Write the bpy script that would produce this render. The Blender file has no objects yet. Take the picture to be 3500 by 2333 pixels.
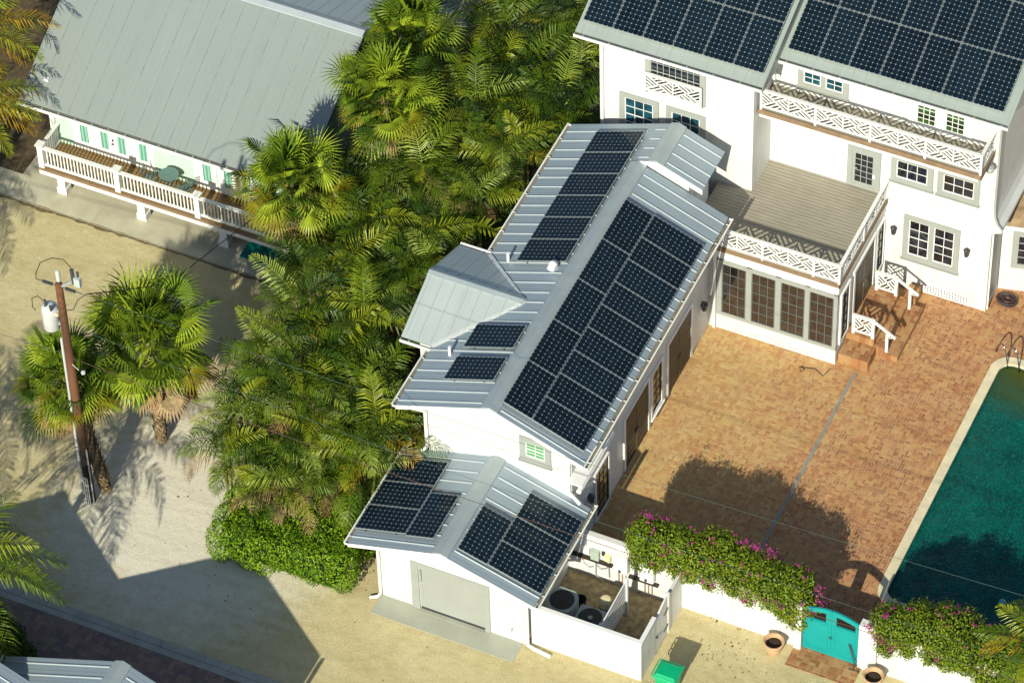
import bpy, math, random
from mathutils import Vector, Matrix, noise
R = random.Random(7)
S = bpy.context.scene
COL = S.collection
rad = math.radians

# ------------------------------------------------------------------ materials
MATS = {}
def nodes_of(name):
    m = bpy.data.materials.new(name); m.use_nodes = True
    nt = m.node_tree; b = nt.nodes['Principled BSDF']
    return m, nt, b
def N(nt, typ, **kw):
    n = nt.nodes.new(typ)
    for k, v in kw.items():
        if k.startswith('i_'):
            n.inputs[k[2:].replace('_', ' ')].default_value = v
        else: setattr(n, k, v)
    return n
def L(nt, a, b): nt.links.new(a, b)
def pos(nt, obj=False):
    if obj: return N(nt, 'ShaderNodeTexCoord').outputs['Object']
    return N(nt, 'ShaderNodeNewGeometry').outputs['Position']
def ramp(nt, stops, interp='LINEAR'):
    r = nt.nodes.new('ShaderNodeValToRGB'); r.color_ramp.interpolation = interp
    e = r.color_ramp.elements
    while len(e) < len(stops): e.new(0.5)
    for i, (p, c) in enumerate(stops):
        e[i].position = p; e[i].color = (*c, 1)
    return r
def mathn(nt, op, a, b=None, c=None):
    n = nt.nodes.new('ShaderNodeMath'); n.operation = op
    for i, v in enumerate((a, b, c)):
        if v is None: continue
        if isinstance(v, (int, float)): n.inputs[i].default_value = v
        else: nt.links.new(v, n.inputs[i])
    return n.outputs[0]
def mixc(nt, f, a, b, mode='MIX'):
    n = nt.nodes.new('ShaderNodeMix'); n.data_type = 'RGBA'; n.blend_type = mode
    if isinstance(f, (int, float)): n.inputs[0].default_value = f
    else: nt.links.new(f, n.inputs[0])
    for i, v in ((6, a), (7, b)):
        if isinstance(v, tuple): n.inputs[i].default_value = (*v, 1)
        else: nt.links.new(v, n.inputs[i])
    return n.outputs[2]
def noisef(nt, scale, detail=3, rough=.55, co=None, dist=0):
    n = N(nt, 'ShaderNodeTexNoise'); n.inputs['Scale'].default_value = scale
    n.inputs['Detail'].default_value = detail; n.inputs['Roughness'].default_value = rough
    n.inputs['Distortion'].default_value = dist
    L(nt, co or pos(nt), n.inputs['Vector']); return n.outputs[0]
def bump(nt, b, h, strength=.3, dist=.02):
    n = N(nt, 'ShaderNodeBump'); n.inputs['Strength'].default_value = strength
    n.inputs['Distance'].default_value = dist
    L(nt, h, n.inputs['Height']); L(nt, n.outputs[0], b.inputs['Normal'])
def plain(name, c, rough=.6, var=.12, scale=3, bmp=0, bscale=40, metal=0, spec=None):
    """a painted or bare surface: base colour with soft wear and a little relief"""
    if name in MATS: return MATS[name]
    m, nt, b = nodes_of(name)
    d = tuple(x * (1 - var) for x in c); l = tuple(min(x * (1 + var * .6), .95) for x in c)
    n1 = noisef(nt, scale, 5, .6)
    r = ramp(nt, [(.3, d), (.65, l)]); L(nt, n1, r.inputs[0])
    L(nt, r.outputs[0], b.inputs['Base Color'])
    b.inputs['Roughness'].default_value = rough; b.inputs['Metallic'].default_value = metal
    if spec is not None: b.inputs['Specular IOR Level'].default_value = spec
    if bmp: bump(nt, b, noisef(nt, bscale, 2), bmp, .01)
    MATS[name] = m; return m
def leaf(name, c, c2, rough=.45, trans=.25):
    if name in MATS: return MATS[name]
    m, nt, b = nodes_of(name)
    oi = N(nt, 'ShaderNodeObjectInfo')
    n1 = noisef(nt, 1.7, 3, .6)
    f = mathn(nt, 'ADD', mathn(nt, 'MULTIPLY', n1, .75), mathn(nt, 'MULTIPLY', oi.outputs['Random'], .3))
    r = ramp(nt, [(.3, c), (.75, c2)]); L(nt, f, r.inputs[0])
    L(nt, r.outputs[0], b.inputs['Base Color']); b.inputs['Roughness'].default_value = rough
    b.inputs['Specular IOR Level'].default_value = .22
    t = N(nt, 'ShaderNodeBsdfTranslucent'); L(nt, r.outputs[0], t.inputs['Color'])
    mx = N(nt, 'ShaderNodeMixShader'); mx.inputs[0].default_value = trans
    L(nt, b.outputs[0], mx.inputs[1]); L(nt, t.outputs[0], mx.inputs[2])
    L(nt, mx.outputs[0], nt.nodes['Material Output'].inputs['Surface'])
    MATS[name] = m; return m

def mat_sand():
    m, nt, b = nodes_of('sand_ground')
    p = pos(nt)
    big = noisef(nt, .35, 4, .6); mid = noisef(nt, 2.2, 5, .65); fine = noisef(nt, 34, 3, .7)
    r = ramp(nt, [(.3, (.45, .385, .20)), (.52, (.545, .475, .27)), (.72, (.63, .565, .355))])
    L(nt, mathn(nt, 'ADD', mathn(nt, 'MULTIPLY', big, .55), mathn(nt, 'MULTIPLY', mid, .45)), r.inputs[0])
    # pale crushed shell drive around the pole and palms
    sx = N(nt, 'ShaderNodeSeparateXYZ'); L(nt, p, sx.inputs[0])
    dx = mathn(nt, 'DIVIDE', mathn(nt, 'ADD', sx.outputs[0], 15.3), 4.6)
    dy = mathn(nt, 'DIVIDE', mathn(nt, 'SUBTRACT', sx.outputs[1], .6), 5.0)
    d = mathn(nt, 'ADD', mathn(nt, 'MULTIPLY', dx, dx), mathn(nt, 'MULTIPLY', dy, dy))
    f = mathn(nt, 'ADD', mathn(nt, 'SUBTRACT', 1.1, d), mathn(nt, 'MULTIPLY', mathn(nt, 'SUBTRACT', mid, .5), 1.4))
    mr = N(nt, 'ShaderNodeMapRange'); L(nt, f, mr.inputs[0]); mr.inputs[1].default_value = -.3; mr.inputs[2].default_value = .7
    c = mixc(nt, mr.outputs[0], r.outputs[0], (.70, .67, .56))
    gr = ramp(nt, [(.3, (.42, .39, .34)), (.5, (1, 1, 1)), (.72, (1.4, 1.38, 1.32))]); L(nt, fine, gr.inputs[0])
    c = mixc(nt, .6, c, gr.outputs[0], 'MULTIPLY')
    cv = N(nt, 'ShaderNodeCombineXYZ'); L(nt, mathn(nt, 'MULTIPLY', sx.outputs[0], .12), cv.inputs[0]); L(nt, mathn(nt, 'MULTIPLY', sx.outputs[1], 1.9), cv.inputs[1])
    rut = ramp(nt, [(.36, (.80, .78, .74)), (.5, (1, 1, 1)), (.66, (1.07, 1.07, 1.06))]); L(nt, noisef(nt, 1.1, 4, .6, co=cv.outputs[0], dist=.4), rut.inputs[0])
    c = mixc(nt, .38, c, rut.outputs[0], 'MULTIPLY')
    ft = ramp(nt, [(.33, (.74, .72, .68)), (.43, (1, 1, 1)), (.7, (1.05, 1.05, 1.05))]); L(nt, noisef(nt, 4.5, 3, .6, dist=.8), ft.inputs[0])
    c = mixc(nt, .35, c, ft.outputs[0], 'MULTIPLY')
    v = N(nt, 'ShaderNodeTexVoronoi'); v.inputs['Scale'].default_value = 9; L(nt, p, v.inputs['Vector'])
    spk = N(nt, 'ShaderNodeSeparateColor'); L(nt, v.outputs['Color'], spk.inputs[0])
    near = mathn(nt, 'LESS_THAN', v.outputs['Distance'], .14)
    c = mixc(nt, mathn(nt, 'MULTIPLY', near, mathn(nt, 'GREATER_THAN', spk.outputs[0], .78)), c, (.80, .78, .68))
    c = mixc(nt, mathn(nt, 'MULTIPLY', near, mathn(nt, 'MULTIPLY', mathn(nt, 'LESS_THAN', spk.outputs[0], .12), .6)), c, (.10, .07, .04))
    L(nt, c, b.inputs['Base Color']); b.inputs['Roughness'].default_value = .95
    b.inputs['Specular IOR Level'].default_value = .1
    bump(nt, b, mathn(nt, 'ADD', fine, mathn(nt, 'MULTIPLY', mid, 1.5)), .7, .035)
    MATS['sand'] = m; return m

def mat_weave(name, size, cols, mortar, angle=0, stain=None, mw=.07, zmix=None):
    """basket-weave clay bricks: two bricks per square, direction alternating"""
    m, nt, b = nodes_of(name)
    mp = N(nt, 'ShaderNodeMapping'); mp.inputs['Scale'].default_value = (1 / size,) * 3
    mp.inputs['Rotation'].default_value = (0, 0, angle)
    wob = noisef(nt, 5, 2)
    p0 = N(nt, 'ShaderNodeVectorMath'); p0.operation = 'ADD'
    cv = N(nt, 'ShaderNodeCombineXYZ'); w = mathn(nt, 'MULTIPLY', mathn(nt, 'SUBTRACT', wob, .5), .06)
    L(nt, w, cv.inputs[0]); L(nt, w, cv.inputs[1])
    L(nt, pos(nt), p0.inputs[0]); L(nt, cv.outputs[0], p0.inputs[1])
    L(nt, p0.outputs[0], mp.inputs[0])
    s = N(nt, 'ShaderNodeSeparateXYZ'); L(nt, mp.outputs[0], s.inputs[0])
    X, Y = s.outputs[0], s.outputs[1]
    cx, cy = mathn(nt, 'FLOOR', X), mathn(nt, 'FLOOR', Y)
    fx, fy = mathn(nt, 'SUBTRACT', X, cx), mathn(nt, 'SUBTRACT', Y, cy)
    par = mathn(nt, 'FLOORED_MODULO', mathn(nt, 'ADD', cx, cy), 2)
    def sel(a, c):   # par ? a : c
        return mathn(nt, 'ADD', mathn(nt, 'MULTIPLY', par, a), mathn(nt, 'MULTIPLY', mathn(nt, 'SUBTRACT', 1, par), c))
    u, v = sel(fx, fy), sel(fy, fx)
    u2 = mathn(nt, 'MULTIPLY', u, 2); half = mathn(nt, 'FLOOR', u2); fu = mathn(nt, 'SUBTRACT', u2, half)
    eu = mathn(nt, 'MULTIPLY', mathn(nt, 'MINIMUM', fu, mathn(nt, 'SUBTRACT', 1, fu)), .5)
    ev = mathn(nt, 'MINIMUM', v, mathn(nt, 'SUBTRACT', 1, v))
    e = mathn(nt, 'MINIMUM', eu, ev)
    joint = N(nt, 'ShaderNodeMapRange'); L(nt, e, joint.inputs[0])
    joint.inputs[1].default_value = mw * .5; joint.inputs[2].default_value = mw; joint.inputs[3].default_value = 1; joint.inputs[4].default_value = 0
    idv = N(nt, 'ShaderNodeCombineXYZ'); L(nt, cx, idv.inputs[0]); L(nt, cy, idv.inputs[1]); L(nt, mathn(nt, 'ADD', half, mathn(nt, 'MULTIPLY', par, 2)), idv.inputs[2])
    wn = N(nt, 'ShaderNodeTexWhiteNoise'); L(nt, idv.outputs[0], wn.inputs['Vector'])
    big = noisef(nt, .45, 4, .65)
    big = big
    f = mathn(nt, 'ADD', mathn(nt, 'ADD', mathn(nt, 'MULTIPLY', wn.outputs['Value'], .54), -.02), mathn(nt, 'MULTIPLY', mathn(nt, 'SUBTRACT', big, .2), .62))
    if zmix:   # older yellow bricks on one side of the court, redder ones by the pool
        sp = N(nt, 'ShaderNodeSeparateXYZ'); L(nt, pos(nt), sp.inputs[0])
        g = N(nt, 'ShaderNodeMapRange'); L(nt, sp.outputs[0], g.inputs[0])
        g.inputs[1].default_value = -2.5; g.inputs[2].default_value = 4.5; g.inputs[3].default_value = -.16; g.inputs[4].default_value = .14
        f = mathn(nt, 'SUBTRACT', f, mathn(nt, 'MULTIPLY', g.outputs[0], zmix))
    r = ramp(nt, cols); L(nt, f, r.inputs[0])
    fine = noisef(nt, 30, 3, .7)
    g2 = ramp(nt, [(.3, (.72, .72, .72)), (.7, (1.15, 1.15, 1.15))]); L(nt, fine, g2.inputs[0])
    c = mixc(nt, .8, r.outputs[0], g2.outputs[0], 'MULTIPLY')
    if zmix:
        pn = noisef(nt, .75, 5, .7, dist=.8)
        pm = N(nt, 'ShaderNodeMapRange'); L(nt, mathn(nt, 'SUBTRACT', pn, g.outputs[0]), pm.inputs[0]); pm.inputs[1].default_value = .45; pm.inputs[2].default_value = .8; pm.inputs[4].default_value = .26
        c = mixc(nt, pm.outputs[0], c, (.55, .42, .17))
        pk = noisef(nt, 1.1, 5, .7, dist=.5)
        km = N(nt, 'ShaderNodeMapRange'); L(nt, pk, km.inputs[0]); km.inputs[1].default_value = .30; km.inputs[2].default_value = .46; km.inputs[3].default_value = .34; km.inputs[4].default_value = 0
        c = mixc(nt, km.outputs[0], c, (.25, .13, .06))
    jn = noisef(nt, 1.3, 3)
    js = N(nt, 'ShaderNodeMapRange'); L(nt, jn, js.inputs[0]); js.inputs[1].default_value = .35; js.inputs[2].default_value = .65; js.inputs[3].default_value = .15; js.inputs[4].default_value = .75
    c = mixc(nt, mathn(nt, 'MULTIPLY', joint.outputs[0], js.outputs[0]), c, mortar)
    if stain:
        st = noisef(nt, .8, 5, .7, dist=.6)
        sm = N(nt, 'ShaderNodeMapRange'); L(nt, st, sm.inputs[0]); sm.inputs[1].default_value = .56; sm.inputs[2].default_value = .78; sm.inputs[4].default_value = .55
        c = mixc(nt, sm.outputs[0], c, stain)
    L(nt, c, b.inputs['Base Color']); b.inputs['Roughness'].default_value = .85
    b.inputs['Specular IOR Level'].default_value = .2
    bump(nt, b, mathn(nt, 'SUBTRACT', mathn(nt, 'MULTIPLY', fine, .4), joint.outputs[0]), .5, .012)
    return m

def mat_planks(name, width, axis, cols, rough=.8, seam=.07):
    m, nt, b = nodes_of(name)
    s = N(nt, 'ShaderNodeSeparateXYZ'); L(nt, pos(nt), s.inputs[0])
    A, B_ = (s.outputs[0], s.outputs[1]) if axis == 0 else (s.outputs[1], s.outputs[0])
    q = mathn(nt, 'DIVIDE', B_, width); i = mathn(nt, 'FLOOR', q); fr = mathn(nt, 'SUBTRACT', q, i)
    cv = N(nt, 'ShaderNodeCombineXYZ')
    L(nt, mathn(nt, 'MULTIPLY', A, 1.1), cv.inputs[0]); L(nt, mathn(nt, 'MULTIPLY', i, 7.7), cv.inputs[1])
    L(nt, mathn(nt, 'MULTIPLY', B_, 22), cv.inputs[2])
    g = noisef(nt, 1.6, 5, .65, co=cv.outputs[0]); big = noisef(nt, .8, 3)
    f = mathn(nt, 'ADD', mathn(nt, 'MULTIPLY', g, .75), mathn(nt, 'MULTIPLY', big, .3))
    r = ramp(nt, cols); L(nt, f, r.inputs[0])
    e = mathn(nt, 'MINIMUM', fr, mathn(nt, 'SUBTRACT', 1, fr))
    c = mixc(nt, mathn(nt, 'LESS_THAN', e, seam), r.outputs[0], tuple(x * .62 for x in cols[0][1]))
    L(nt, c, b.inputs['Base Color']); b.inputs['Roughness'].default_value = rough
    bump(nt, b, g, .25, .01)
    return m

def mat_metal_roof(name, c, axis, streak=.5, period=.15):
    """painted steel sheet with shallow pencil ribs running up the slope and faint dirt"""
    m, nt, b = nodes_of(name)
    s = N(nt, 'ShaderNodeSeparateXYZ'); L(nt, pos(nt), s.inputs[0])
    A = s.outputs[axis]; B_ = s.outputs[1 - axis]
    cv = N(nt, 'ShaderNodeCombineXYZ'); L(nt, mathn(nt, 'MULTIPLY', A, .22), cv.inputs[0]); L(nt, mathn(nt, 'MULTIPLY', B_, 1.6), cv.inputs[1])
    n1 = noisef(nt, 1.5, 4, .6, co=cv.outputs[0]); n2 = noisef(nt, .6, 4)
    f = mathn(nt, 'ADD', mathn(nt, 'MULTIPLY', n1, .55), mathn(nt, 'MULTIPLY', n2, .45))
    r = ramp(nt, [(.28, tuple(x * (1 - .28 * streak) for x in c)), (.68, tuple(min(.9, x * (1 + .14 * streak)) for x in c))]); L(nt, f, r.inputs[0])
    sp = noisef(nt, 26, 2, .6)
    k = mixc(nt, mathn(nt, 'MULTIPLY', mathn(nt, 'GREATER_THAN', sp, .73), .35), r.outputs[0], tuple(x * .45 for x in c))
    L(nt, k, b.inputs['Base Color']); b.inputs['Roughness'].default_value = .42; b.inputs['Metallic'].default_value = .25
    q = mathn(nt, 'SINE', mathn(nt, 'MULTIPLY', B_, 2 * math.pi / period))
    if streak < .9: bump(nt, b, mathn(nt, 'POWER', mathn(nt, 'ADD', mathn(nt, 'MULTIPLY', q, .5), .5), 4), .3, .012)
    return m

def mat_cells():
    m, nt, b = nodes_of('solar_cells')
    tc = N(nt, 'ShaderNodeTexCoord'); s = N(nt, 'ShaderNodeSeparateXYZ'); L(nt, tc.outputs['UV'], s.inputs[0])
    def dist(o):
        f = mathn(nt, 'SUBTRACT', o, mathn(nt, 'ROUND', o)); return mathn(nt, 'ABSOLUTE', f)
    du, dv = dist(s.outputs[0]), dist(s.outputs[1])
    line = mathn(nt, 'LESS_THAN', mathn(nt, 'MINIMUM', du, dv), .022)
    dia = mathn(nt, 'LESS_THAN', mathn(nt, 'ADD', du, dv), .12)
    cv = N(nt, 'ShaderNodeCombineXYZ'); L(nt, mathn(nt, 'FLOOR', s.outputs[0]), cv.inputs[0]); L(nt, mathn(nt, 'FLOOR', s.outputs[1]), cv.inputs[1])
    wn = N(nt, 'ShaderNodeTexWhiteNoise'); L(nt, cv.outputs[0], wn.inputs['Vector'])
    oi = N(nt, 'ShaderNodeObjectInfo')
    r = ramp(nt, [(0, (.003, .008, .014)), (1, (.007, .018, .030))]); L(nt, mathn(nt, 'ADD', mathn(nt, 'MULTIPLY', wn.outputs['Value'], .6), mathn(nt, 'MULTIPLY', oi.outputs['Random'], .4)), r.inputs[0])
    c = mixc(nt, line, r.outputs[0], (.05, .065, .075)); c = mixc(nt, dia, c, (.33, .38, .38))
    L(nt, c, b.inputs['Base Color']); b.inputs['Roughness'].default_value = .1; b.inputs['IOR'].default_value = 1.4
    b.inputs['Specular IOR Level'].default_value = .22
    return m

def mat_water():
    m, nt, b = nodes_of('pool_water')
    p = pos(nt); s = N(nt, 'ShaderNodeSeparateXYZ'); L(nt, p, s.inputs[0])
    n1 = noisef(nt, 1.6, 3, .5)
    # the plaster floor rises to a shallow olive step under the ladder
    d = N(nt, 'ShaderNodeVectorMath'); d.operation = 'DISTANCE'; L(nt, p, d.inputs[0]); d.inputs[1].default_value = (6.7, 17.0, -.1)
    mr = N(nt, 'ShaderNodeMapRange'); L(nt, mathn(nt, 'ADD', d.outputs['Value'], mathn(nt, 'MULTIPLY', n1, .8)), mr.inputs[0])
    mr.inputs[1].default_value = 1.3; mr.inputs[2].default_value = 3.0
    step = mathn(nt, 'MULTIPLY', mathn(nt, 'SINE', mathn(nt, 'MULTIPLY', d.outputs['Value'], 9)), .06)
    deep = ramp(nt, [(.3, (.001, .040, .035)), (.7, (.002, .074, .063))]); L(nt, n1, deep.inputs[0])
    shal = mixc(nt, mathn(nt, 'ADD', .45, step), (.035, .05, .010), (.07, .085, .017))
    c = mixc(nt, mr.outputs[0], shal, deep.outputs[0])
    rp = noisef(nt, 5.5, 2, .5, dist=2.4)
    gl = N(nt, 'ShaderNodeMapRange'); L(nt, mathn(nt, 'ABSOLUTE', mathn(nt, 'SUBTRACT', rp, .5)), gl.inputs[0]); gl.inputs[1].default_value = .0; gl.inputs[2].default_value = .032; gl.inputs[3].default_value = 1; gl.inputs[4].default_value = 0
    L(nt, mixc(nt, mathn(nt, 'MULTIPLY', gl.outputs[0], mathn(nt, 'MULTIPLY', mr.outputs[0], .68)), c, (.006, .25, .20)), b.inputs['Base Color'])  # bright ripple glints are mixed straight into the water's colour
    b.inputs['Roughness'].default_value = .08; b.inputs['IOR'].default_value = 1.33; b.inputs['Specular IOR Level'].default_value = .35
    bump(nt, b, mathn(nt, 'ADD', noisef(nt, 7, 3, .6, dist=1.5), mathn(nt, 'MULTIPLY', n1, 2)), .4, .05)
    return m

def mat_glass(name, c=(.008, .012, .02), ior=1.75):
    m, nt, b = nodes_of(name)
    n1 = noisef(nt, 2.2, 2)
    r = ramp(nt, [(.35, tuple(x * .5 for x in c)), (.7, tuple(x * 1.8 for x in c))]); L(nt, n1, r.inputs[0])
    L(nt, r.outputs[0], b.inputs['Base Color']); b.inputs['Roughness'].default_value = .04; b.inputs['IOR'].default_value = ior
    return m
def mat_curtain(name, a, bcol, axis=0, f=42):
    """window with a pleated curtain or louvred blind behind the pane"""
    m, nt, b = nodes_of(name)
    s = N(nt, 'ShaderNodeSeparateXYZ'); L(nt, pos(nt), s.inputs[0])
    w = mathn(nt, 'ADD', mathn(nt, 'MULTIPLY', s.outputs[axis], f), mathn(nt, 'MULTIPLY', noisef(nt, 3, 2), 3))
    r = ramp(nt, [(.15, a), (.8, bcol)]); L(nt, mathn(nt, 'ADD', mathn(nt, 'MULTIPLY', mathn(nt, 'SINE', w), .5), .5), r.inputs[0])
    L(nt, r.outputs[0], b.inputs['Base Color']); b.inputs['Roughness'].default_value = .12; b.inputs['IOR'].default_value = 1.5
    return m
def mat_bark(name, a, bcol, f=9):
    m, nt, b = nodes_of(name)
    s = N(nt, 'ShaderNodeSeparateXYZ'); L(nt, pos(nt), s.inputs[0])
    n1 = noisef(nt, 7, 4, .65)
    w = mathn(nt, 'ADD', mathn(nt, 'MULTIPLY', s.outputs[2], f), mathn(nt, 'MULTIPLY', n1, 3))
    k = mathn(nt, 'ADD', mathn(nt, 'MULTIPLY', mathn(nt, 'SINE', w), .3), n1)
    r = ramp(nt, [(.25, a), (.75, bcol)]); L(nt, k, r.inputs[0]); L(nt, r.outputs[0], b.inputs['Base Color'])
    b.inputs['Roughness'].default_value = .9; bump(nt, b, k, .8, .03)
    return m

def mat_siding(name, c):
    """painted lap siding: faint board lines, patchy weathering and rain streaks"""
    m, nt, b = nodes_of(name)
    s = N(nt, 'ShaderNodeSeparateXYZ'); L(nt, pos(nt), s.inputs[0])
    cv = N(nt, 'ShaderNodeCombineXYZ'); L(nt, mathn(nt, 'MULTIPLY', s.outputs[0], 3), cv.inputs[0]); L(nt, mathn(nt, 'MULTIPLY', s.outputs[1], 3), cv.inputs[1]); L(nt, mathn(nt, 'MULTIPLY', s.outputs[2], .35), cv.inputs[2])
    st = noisef(nt, 1.2, 5, .65, co=cv.outputs[0]); n1 = noisef(nt, .7, 4)
    f = mathn(nt, 'ADD', mathn(nt, 'MULTIPLY', st, .6), mathn(nt, 'MULTIPLY', n1, .4))
    r = ramp(nt, [(.3, tuple(x * .76 for x in c)), (.5, c), (.7, tuple(x * 1.05 for x in c))]); L(nt, f, r.inputs[0])
    q = mathn(nt, 'FRACT', mathn(nt, 'DIVIDE', s.outputs[2], .17))
    ln = mathn(nt, 'LESS_THAN', q, .07)
    L(nt, mixc(nt, mathn(nt, 'MULTIPLY', ln, .10), r.outputs[0], tuple(x * .5 for x in c)), b.inputs['Base Color']); b.inputs['Roughness'].default_value = .6
    bump(nt, b, mathn(nt, 'ADD', q, mathn(nt, 'MULTIPLY', noisef(nt, 14, 2), .4)), .25, .008)
    MATS[name] = m; return m

M = {}
M['sand'] = mat_sand()
BR = [(.0, (.27, .115, .055)), (.2, (.37, .165, .078)), (.42, (.45, .23, .098)), (.6, (.49, .29, .118)), (.8, (.54, .365, .15)), (1, (.60, .46, .22))]
M['patio'] = mat_weave('patio_bricks', .185, BR, (.50, .39, .24), stain=(.33, .215, .10), zmix=1.0)
M['road'] = mat_weave('road_pavers', .30, [(.0, (.14, .11, .12)), (.3, (.22, .15, .14)), (.6, (.29, .20, .16)), (1, (.38, .27, .17))], (.17, .14, .12), stain=(.2, .17, .16))
M['step_brick'] = mat_weave('step_bricks', .22, [(.0, (.15, .055, .025)), (.35, (.32, .14, .06)), (.65, (.40, .23, .10)), (1, (.46, .33, .16))], (.34, .25, .15), stain=(.2, .15, .07))
M['white'] = mat_siding('white_paint', (.63, .635, .62))
M['trim'] = plain('white_trim', (.74, .745, .73), .45, .04, 2)
M['grey_trim'] = plain('grey_trim', (.30, .325, .305), .5, .06, 2)
M['gutter'] = plain('gutter_white', (.74, .75, .72), .4, .12, 4)
M['gutter_in'] = plain('gutter_inside', (.20, .19, .14), .8, .3, 6)
M['mint'] = plain('mint_wall', (.43, .62, .50), .6, .05, 2)
M['conc'] = plain('concrete_slab', (.47, .45, .33), .85, .16, 1.2, .3, 30)
M['drive'] = plain('grey_driveway_slab', (.34, .355, .29), .8, .1, 1.5, .25, 30)
M['kerb'] = plain('kerb_concrete', (.36, .36, .31), .85, .18, 2, .3, 25)
M['bed'] = plain('leaf_litter', (.085, .06, .03), .95, .55, 5, .8, 20)  # litter of the thicket bed; also the painted shade beside the neighbour house
M['yardbed'] = plain('yard_mulch', (.40, .31, .17), .95, .5, 5, .8, 22)
M['roof_wing'] = mat_metal_roof('wing_roof_steel', (.285, .355, .405), 0, .4, .15)
M['roof_cg'] = mat_metal_roof('gable_roof_steel', (.42, .48, .48), 1, .4, .21)
M['roof_main'] = mat_metal_roof('main_roof_steel', (.37, .43, .40), 1, .4, .2)
M['roof_left'] = mat_metal_roof('neighbour_roof_steel', (.285, .330, .315), 1, .22, .2)
M['seam_left'] = plain('rusty_seam', (.215, .225, .205), .7, .35, 3)
M['rib'] = plain('roof_rib', (.42, .475, .50), .4, .08, 3, metal=.2)  # paler than the roof sheet: the ribs' sunlit highlight is in this colour
M['seam_main'] = plain('roof_seam', (.38, .42, .41), .5, .1, 3, metal=.2)
M['ridge'] = plain('ridge_metal', (.33, .39, .41), .4, .08, 2, metal=.25)
M['ridge_l'] = plain('bright_ridge_metal', (.66, .69, .68), .35, .1, 2, metal=.25)
M['ridge_b'] = plain('blue_grey_ridge', (.46, .52, .545), .4, .06, 2, metal=.25)
M['frame'] = plain('panel_frame', (.5, .54, .53), .35, .05, 5, metal=.7)
M['cells'] = mat_cells()
M['rail_metal'] = plain('mount_rail', (.03, .03, .035), .5, .2, 6)
M['glass'] = mat_glass('window_glass')
M['glass_teal'] = mat_glass('blue_tinted_glass', (.006, .05, .075), 1.6)
M['glass_brown'] = mat_glass('sunroom_glass', (.014, .011, .012), 2.1)
M['curtain'] = mat_curtain('curtained_glass', (.10, .26, .20), (.22, .46, .36), 0, 46)
M['blind'] = mat_curtain('green_blind_glass', (.03, .16, .05), (.14, .42, .18), 2, 60)
M['door_green'] = mat_curtain('green_room_glass', (.008, .02, .006), (.035, .09, .025), 2, 9)
M['amber'] = mat_glass('amber_glass', (.16, .11, .04), 1.5)
M['darkwood'] = plain('dark_stained_wood', (.032, .027, .020), .5, .25, 6, .2, 30)
M['bronze'] = plain('bronze_strip', (.14, .12, .08), .5, .1, 6)
M['fascia'] = plain('weathered_fascia', (.22, .15, .09), .8, .2, 4)
M['deck'] = mat_planks('deck_boards', .14, 0, [(.25, (.19, .175, .135)), (.5, (.28, .26, .205)), (.75, (.39, .365, .30))])
M['deck_l'] = mat_planks('porch_boards', .14, 0, [(.25, (.14, .085, .03)), (.5, (.21, .13, .05)), (.75, (.28, .18, .075))])
M['black'] = plain('black_metal', (.035, .037, .04), .45, .2, 8)
M['coping'] = plain('limestone_coping', (.62, .56, .38), .8, .14, 2.5, .3, 25)
M['water'] = mat_water()
M['poolwall'] = plain('pool_plaster', (.03, .10, .085), .7, .2, 3)
M['drain'] = plain('drain_steel', (.235, .235, .215), .5, .15, 4)
M['turq'] = plain('turquoise_paint', (.0, .27, .27), .45, .08, 2)
M['terra'] = plain('terracotta', (.50, .32, .18), .8, .22, 5, .3, 30)
M['soil'] = plain('potting_soil', (.03, .02, .012), .95, .4, 12)
M['binp'] = plain('green_plastic', (.0, .38, .16), .4, .08, 4)
M['tealp'] = plain('teal_plastic', (.0, .16, .15), .45, .1, 4)
M['pole'] = mat_bark('pole_timber', (.07, .028, .012), (.145, .062, .024), 1.2); M['pole_k'] = mat_bark('creosoted_timber', (.012, .008, .006), (.045, .022, .013), 1.5)
M['galv'] = plain('galvanised_steel', (.42, .47, .48), .45, .2, 6, metal=.4)
M['transf'] = plain('transformer_paint', (.50, .52, .53), .35, .08, 3)
M['insul'] = plain('dark_polymer', (.05, .06, .07), .5, .2, 6)
M['wire'] = plain('grey_wire', (.05, .09, .085), .6, .1, 5)
M['wire_b'] = plain('brown_cable', (.085, .045, .035), .7, .1, 5)
M['wire_k'] = plain('black_cable', (.02, .018, .014), .7, .1, 5)
M['cu'] = plain('copper_pipe', (.45, .27, .10), .5, .2, 6, metal=.3)
M['ac'] = plain('ac_casing', (.40, .46, .44), .5, .1, 5)
M['acd'] = plain('ac_grille', (.045, .04, .035), .6, .3, 9)
M['cream'] = plain('cream_plastic', (.66, .60, .36), .45, .08, 5)
M['meter'] = plain('grey_green_box', (.38, .44, .38), .5, .1, 5)
M['hose'] = plain('brown_hose', (.06, .04, .045), .5, .3, 6)
M['ss'] = plain('stainless_tube', (.32, .32, .35), .18, .05, 5, metal=.95)
M['shingle'] = plain('cedar_shingles', (.26, .18, .10), .9, .5, 3, .5, 12)
M['bluegrey'] = plain('shaded_side_wall', (.62, .64, .63), .6, .06, 1.5)
M['table'] = plain('grey_green_metal', (.10, .17, .165), .45, .12, 5)
M['bark'] = mat_bark('palm_bark', (.16, .11, .055), (.34, .26, .15), 8)
M['stem'] = mat_bark('green_stem', (.09, .10, .03), (.22, .19, .07), 14)
M['boot'] = plain('palm_boot', (.36, .26, .14), .9, .35, 8, .4, 20)
M['g1'] = leaf('frond_green', (.055, .108, .005), (.125, .185, .009), .45, .14)
M['g2'] = leaf('frond_deep_green', (.016, .042, .005), (.042, .085, .007), .45, .1)
M['g3'] = leaf('frond_yellow_green', (.175, .225, .010), (.27, .30, .018), .4, .14)
M['g4'] = leaf('frond_golden', (.26, .16, .006), (.42, .25, .008), .45, .15)
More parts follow.
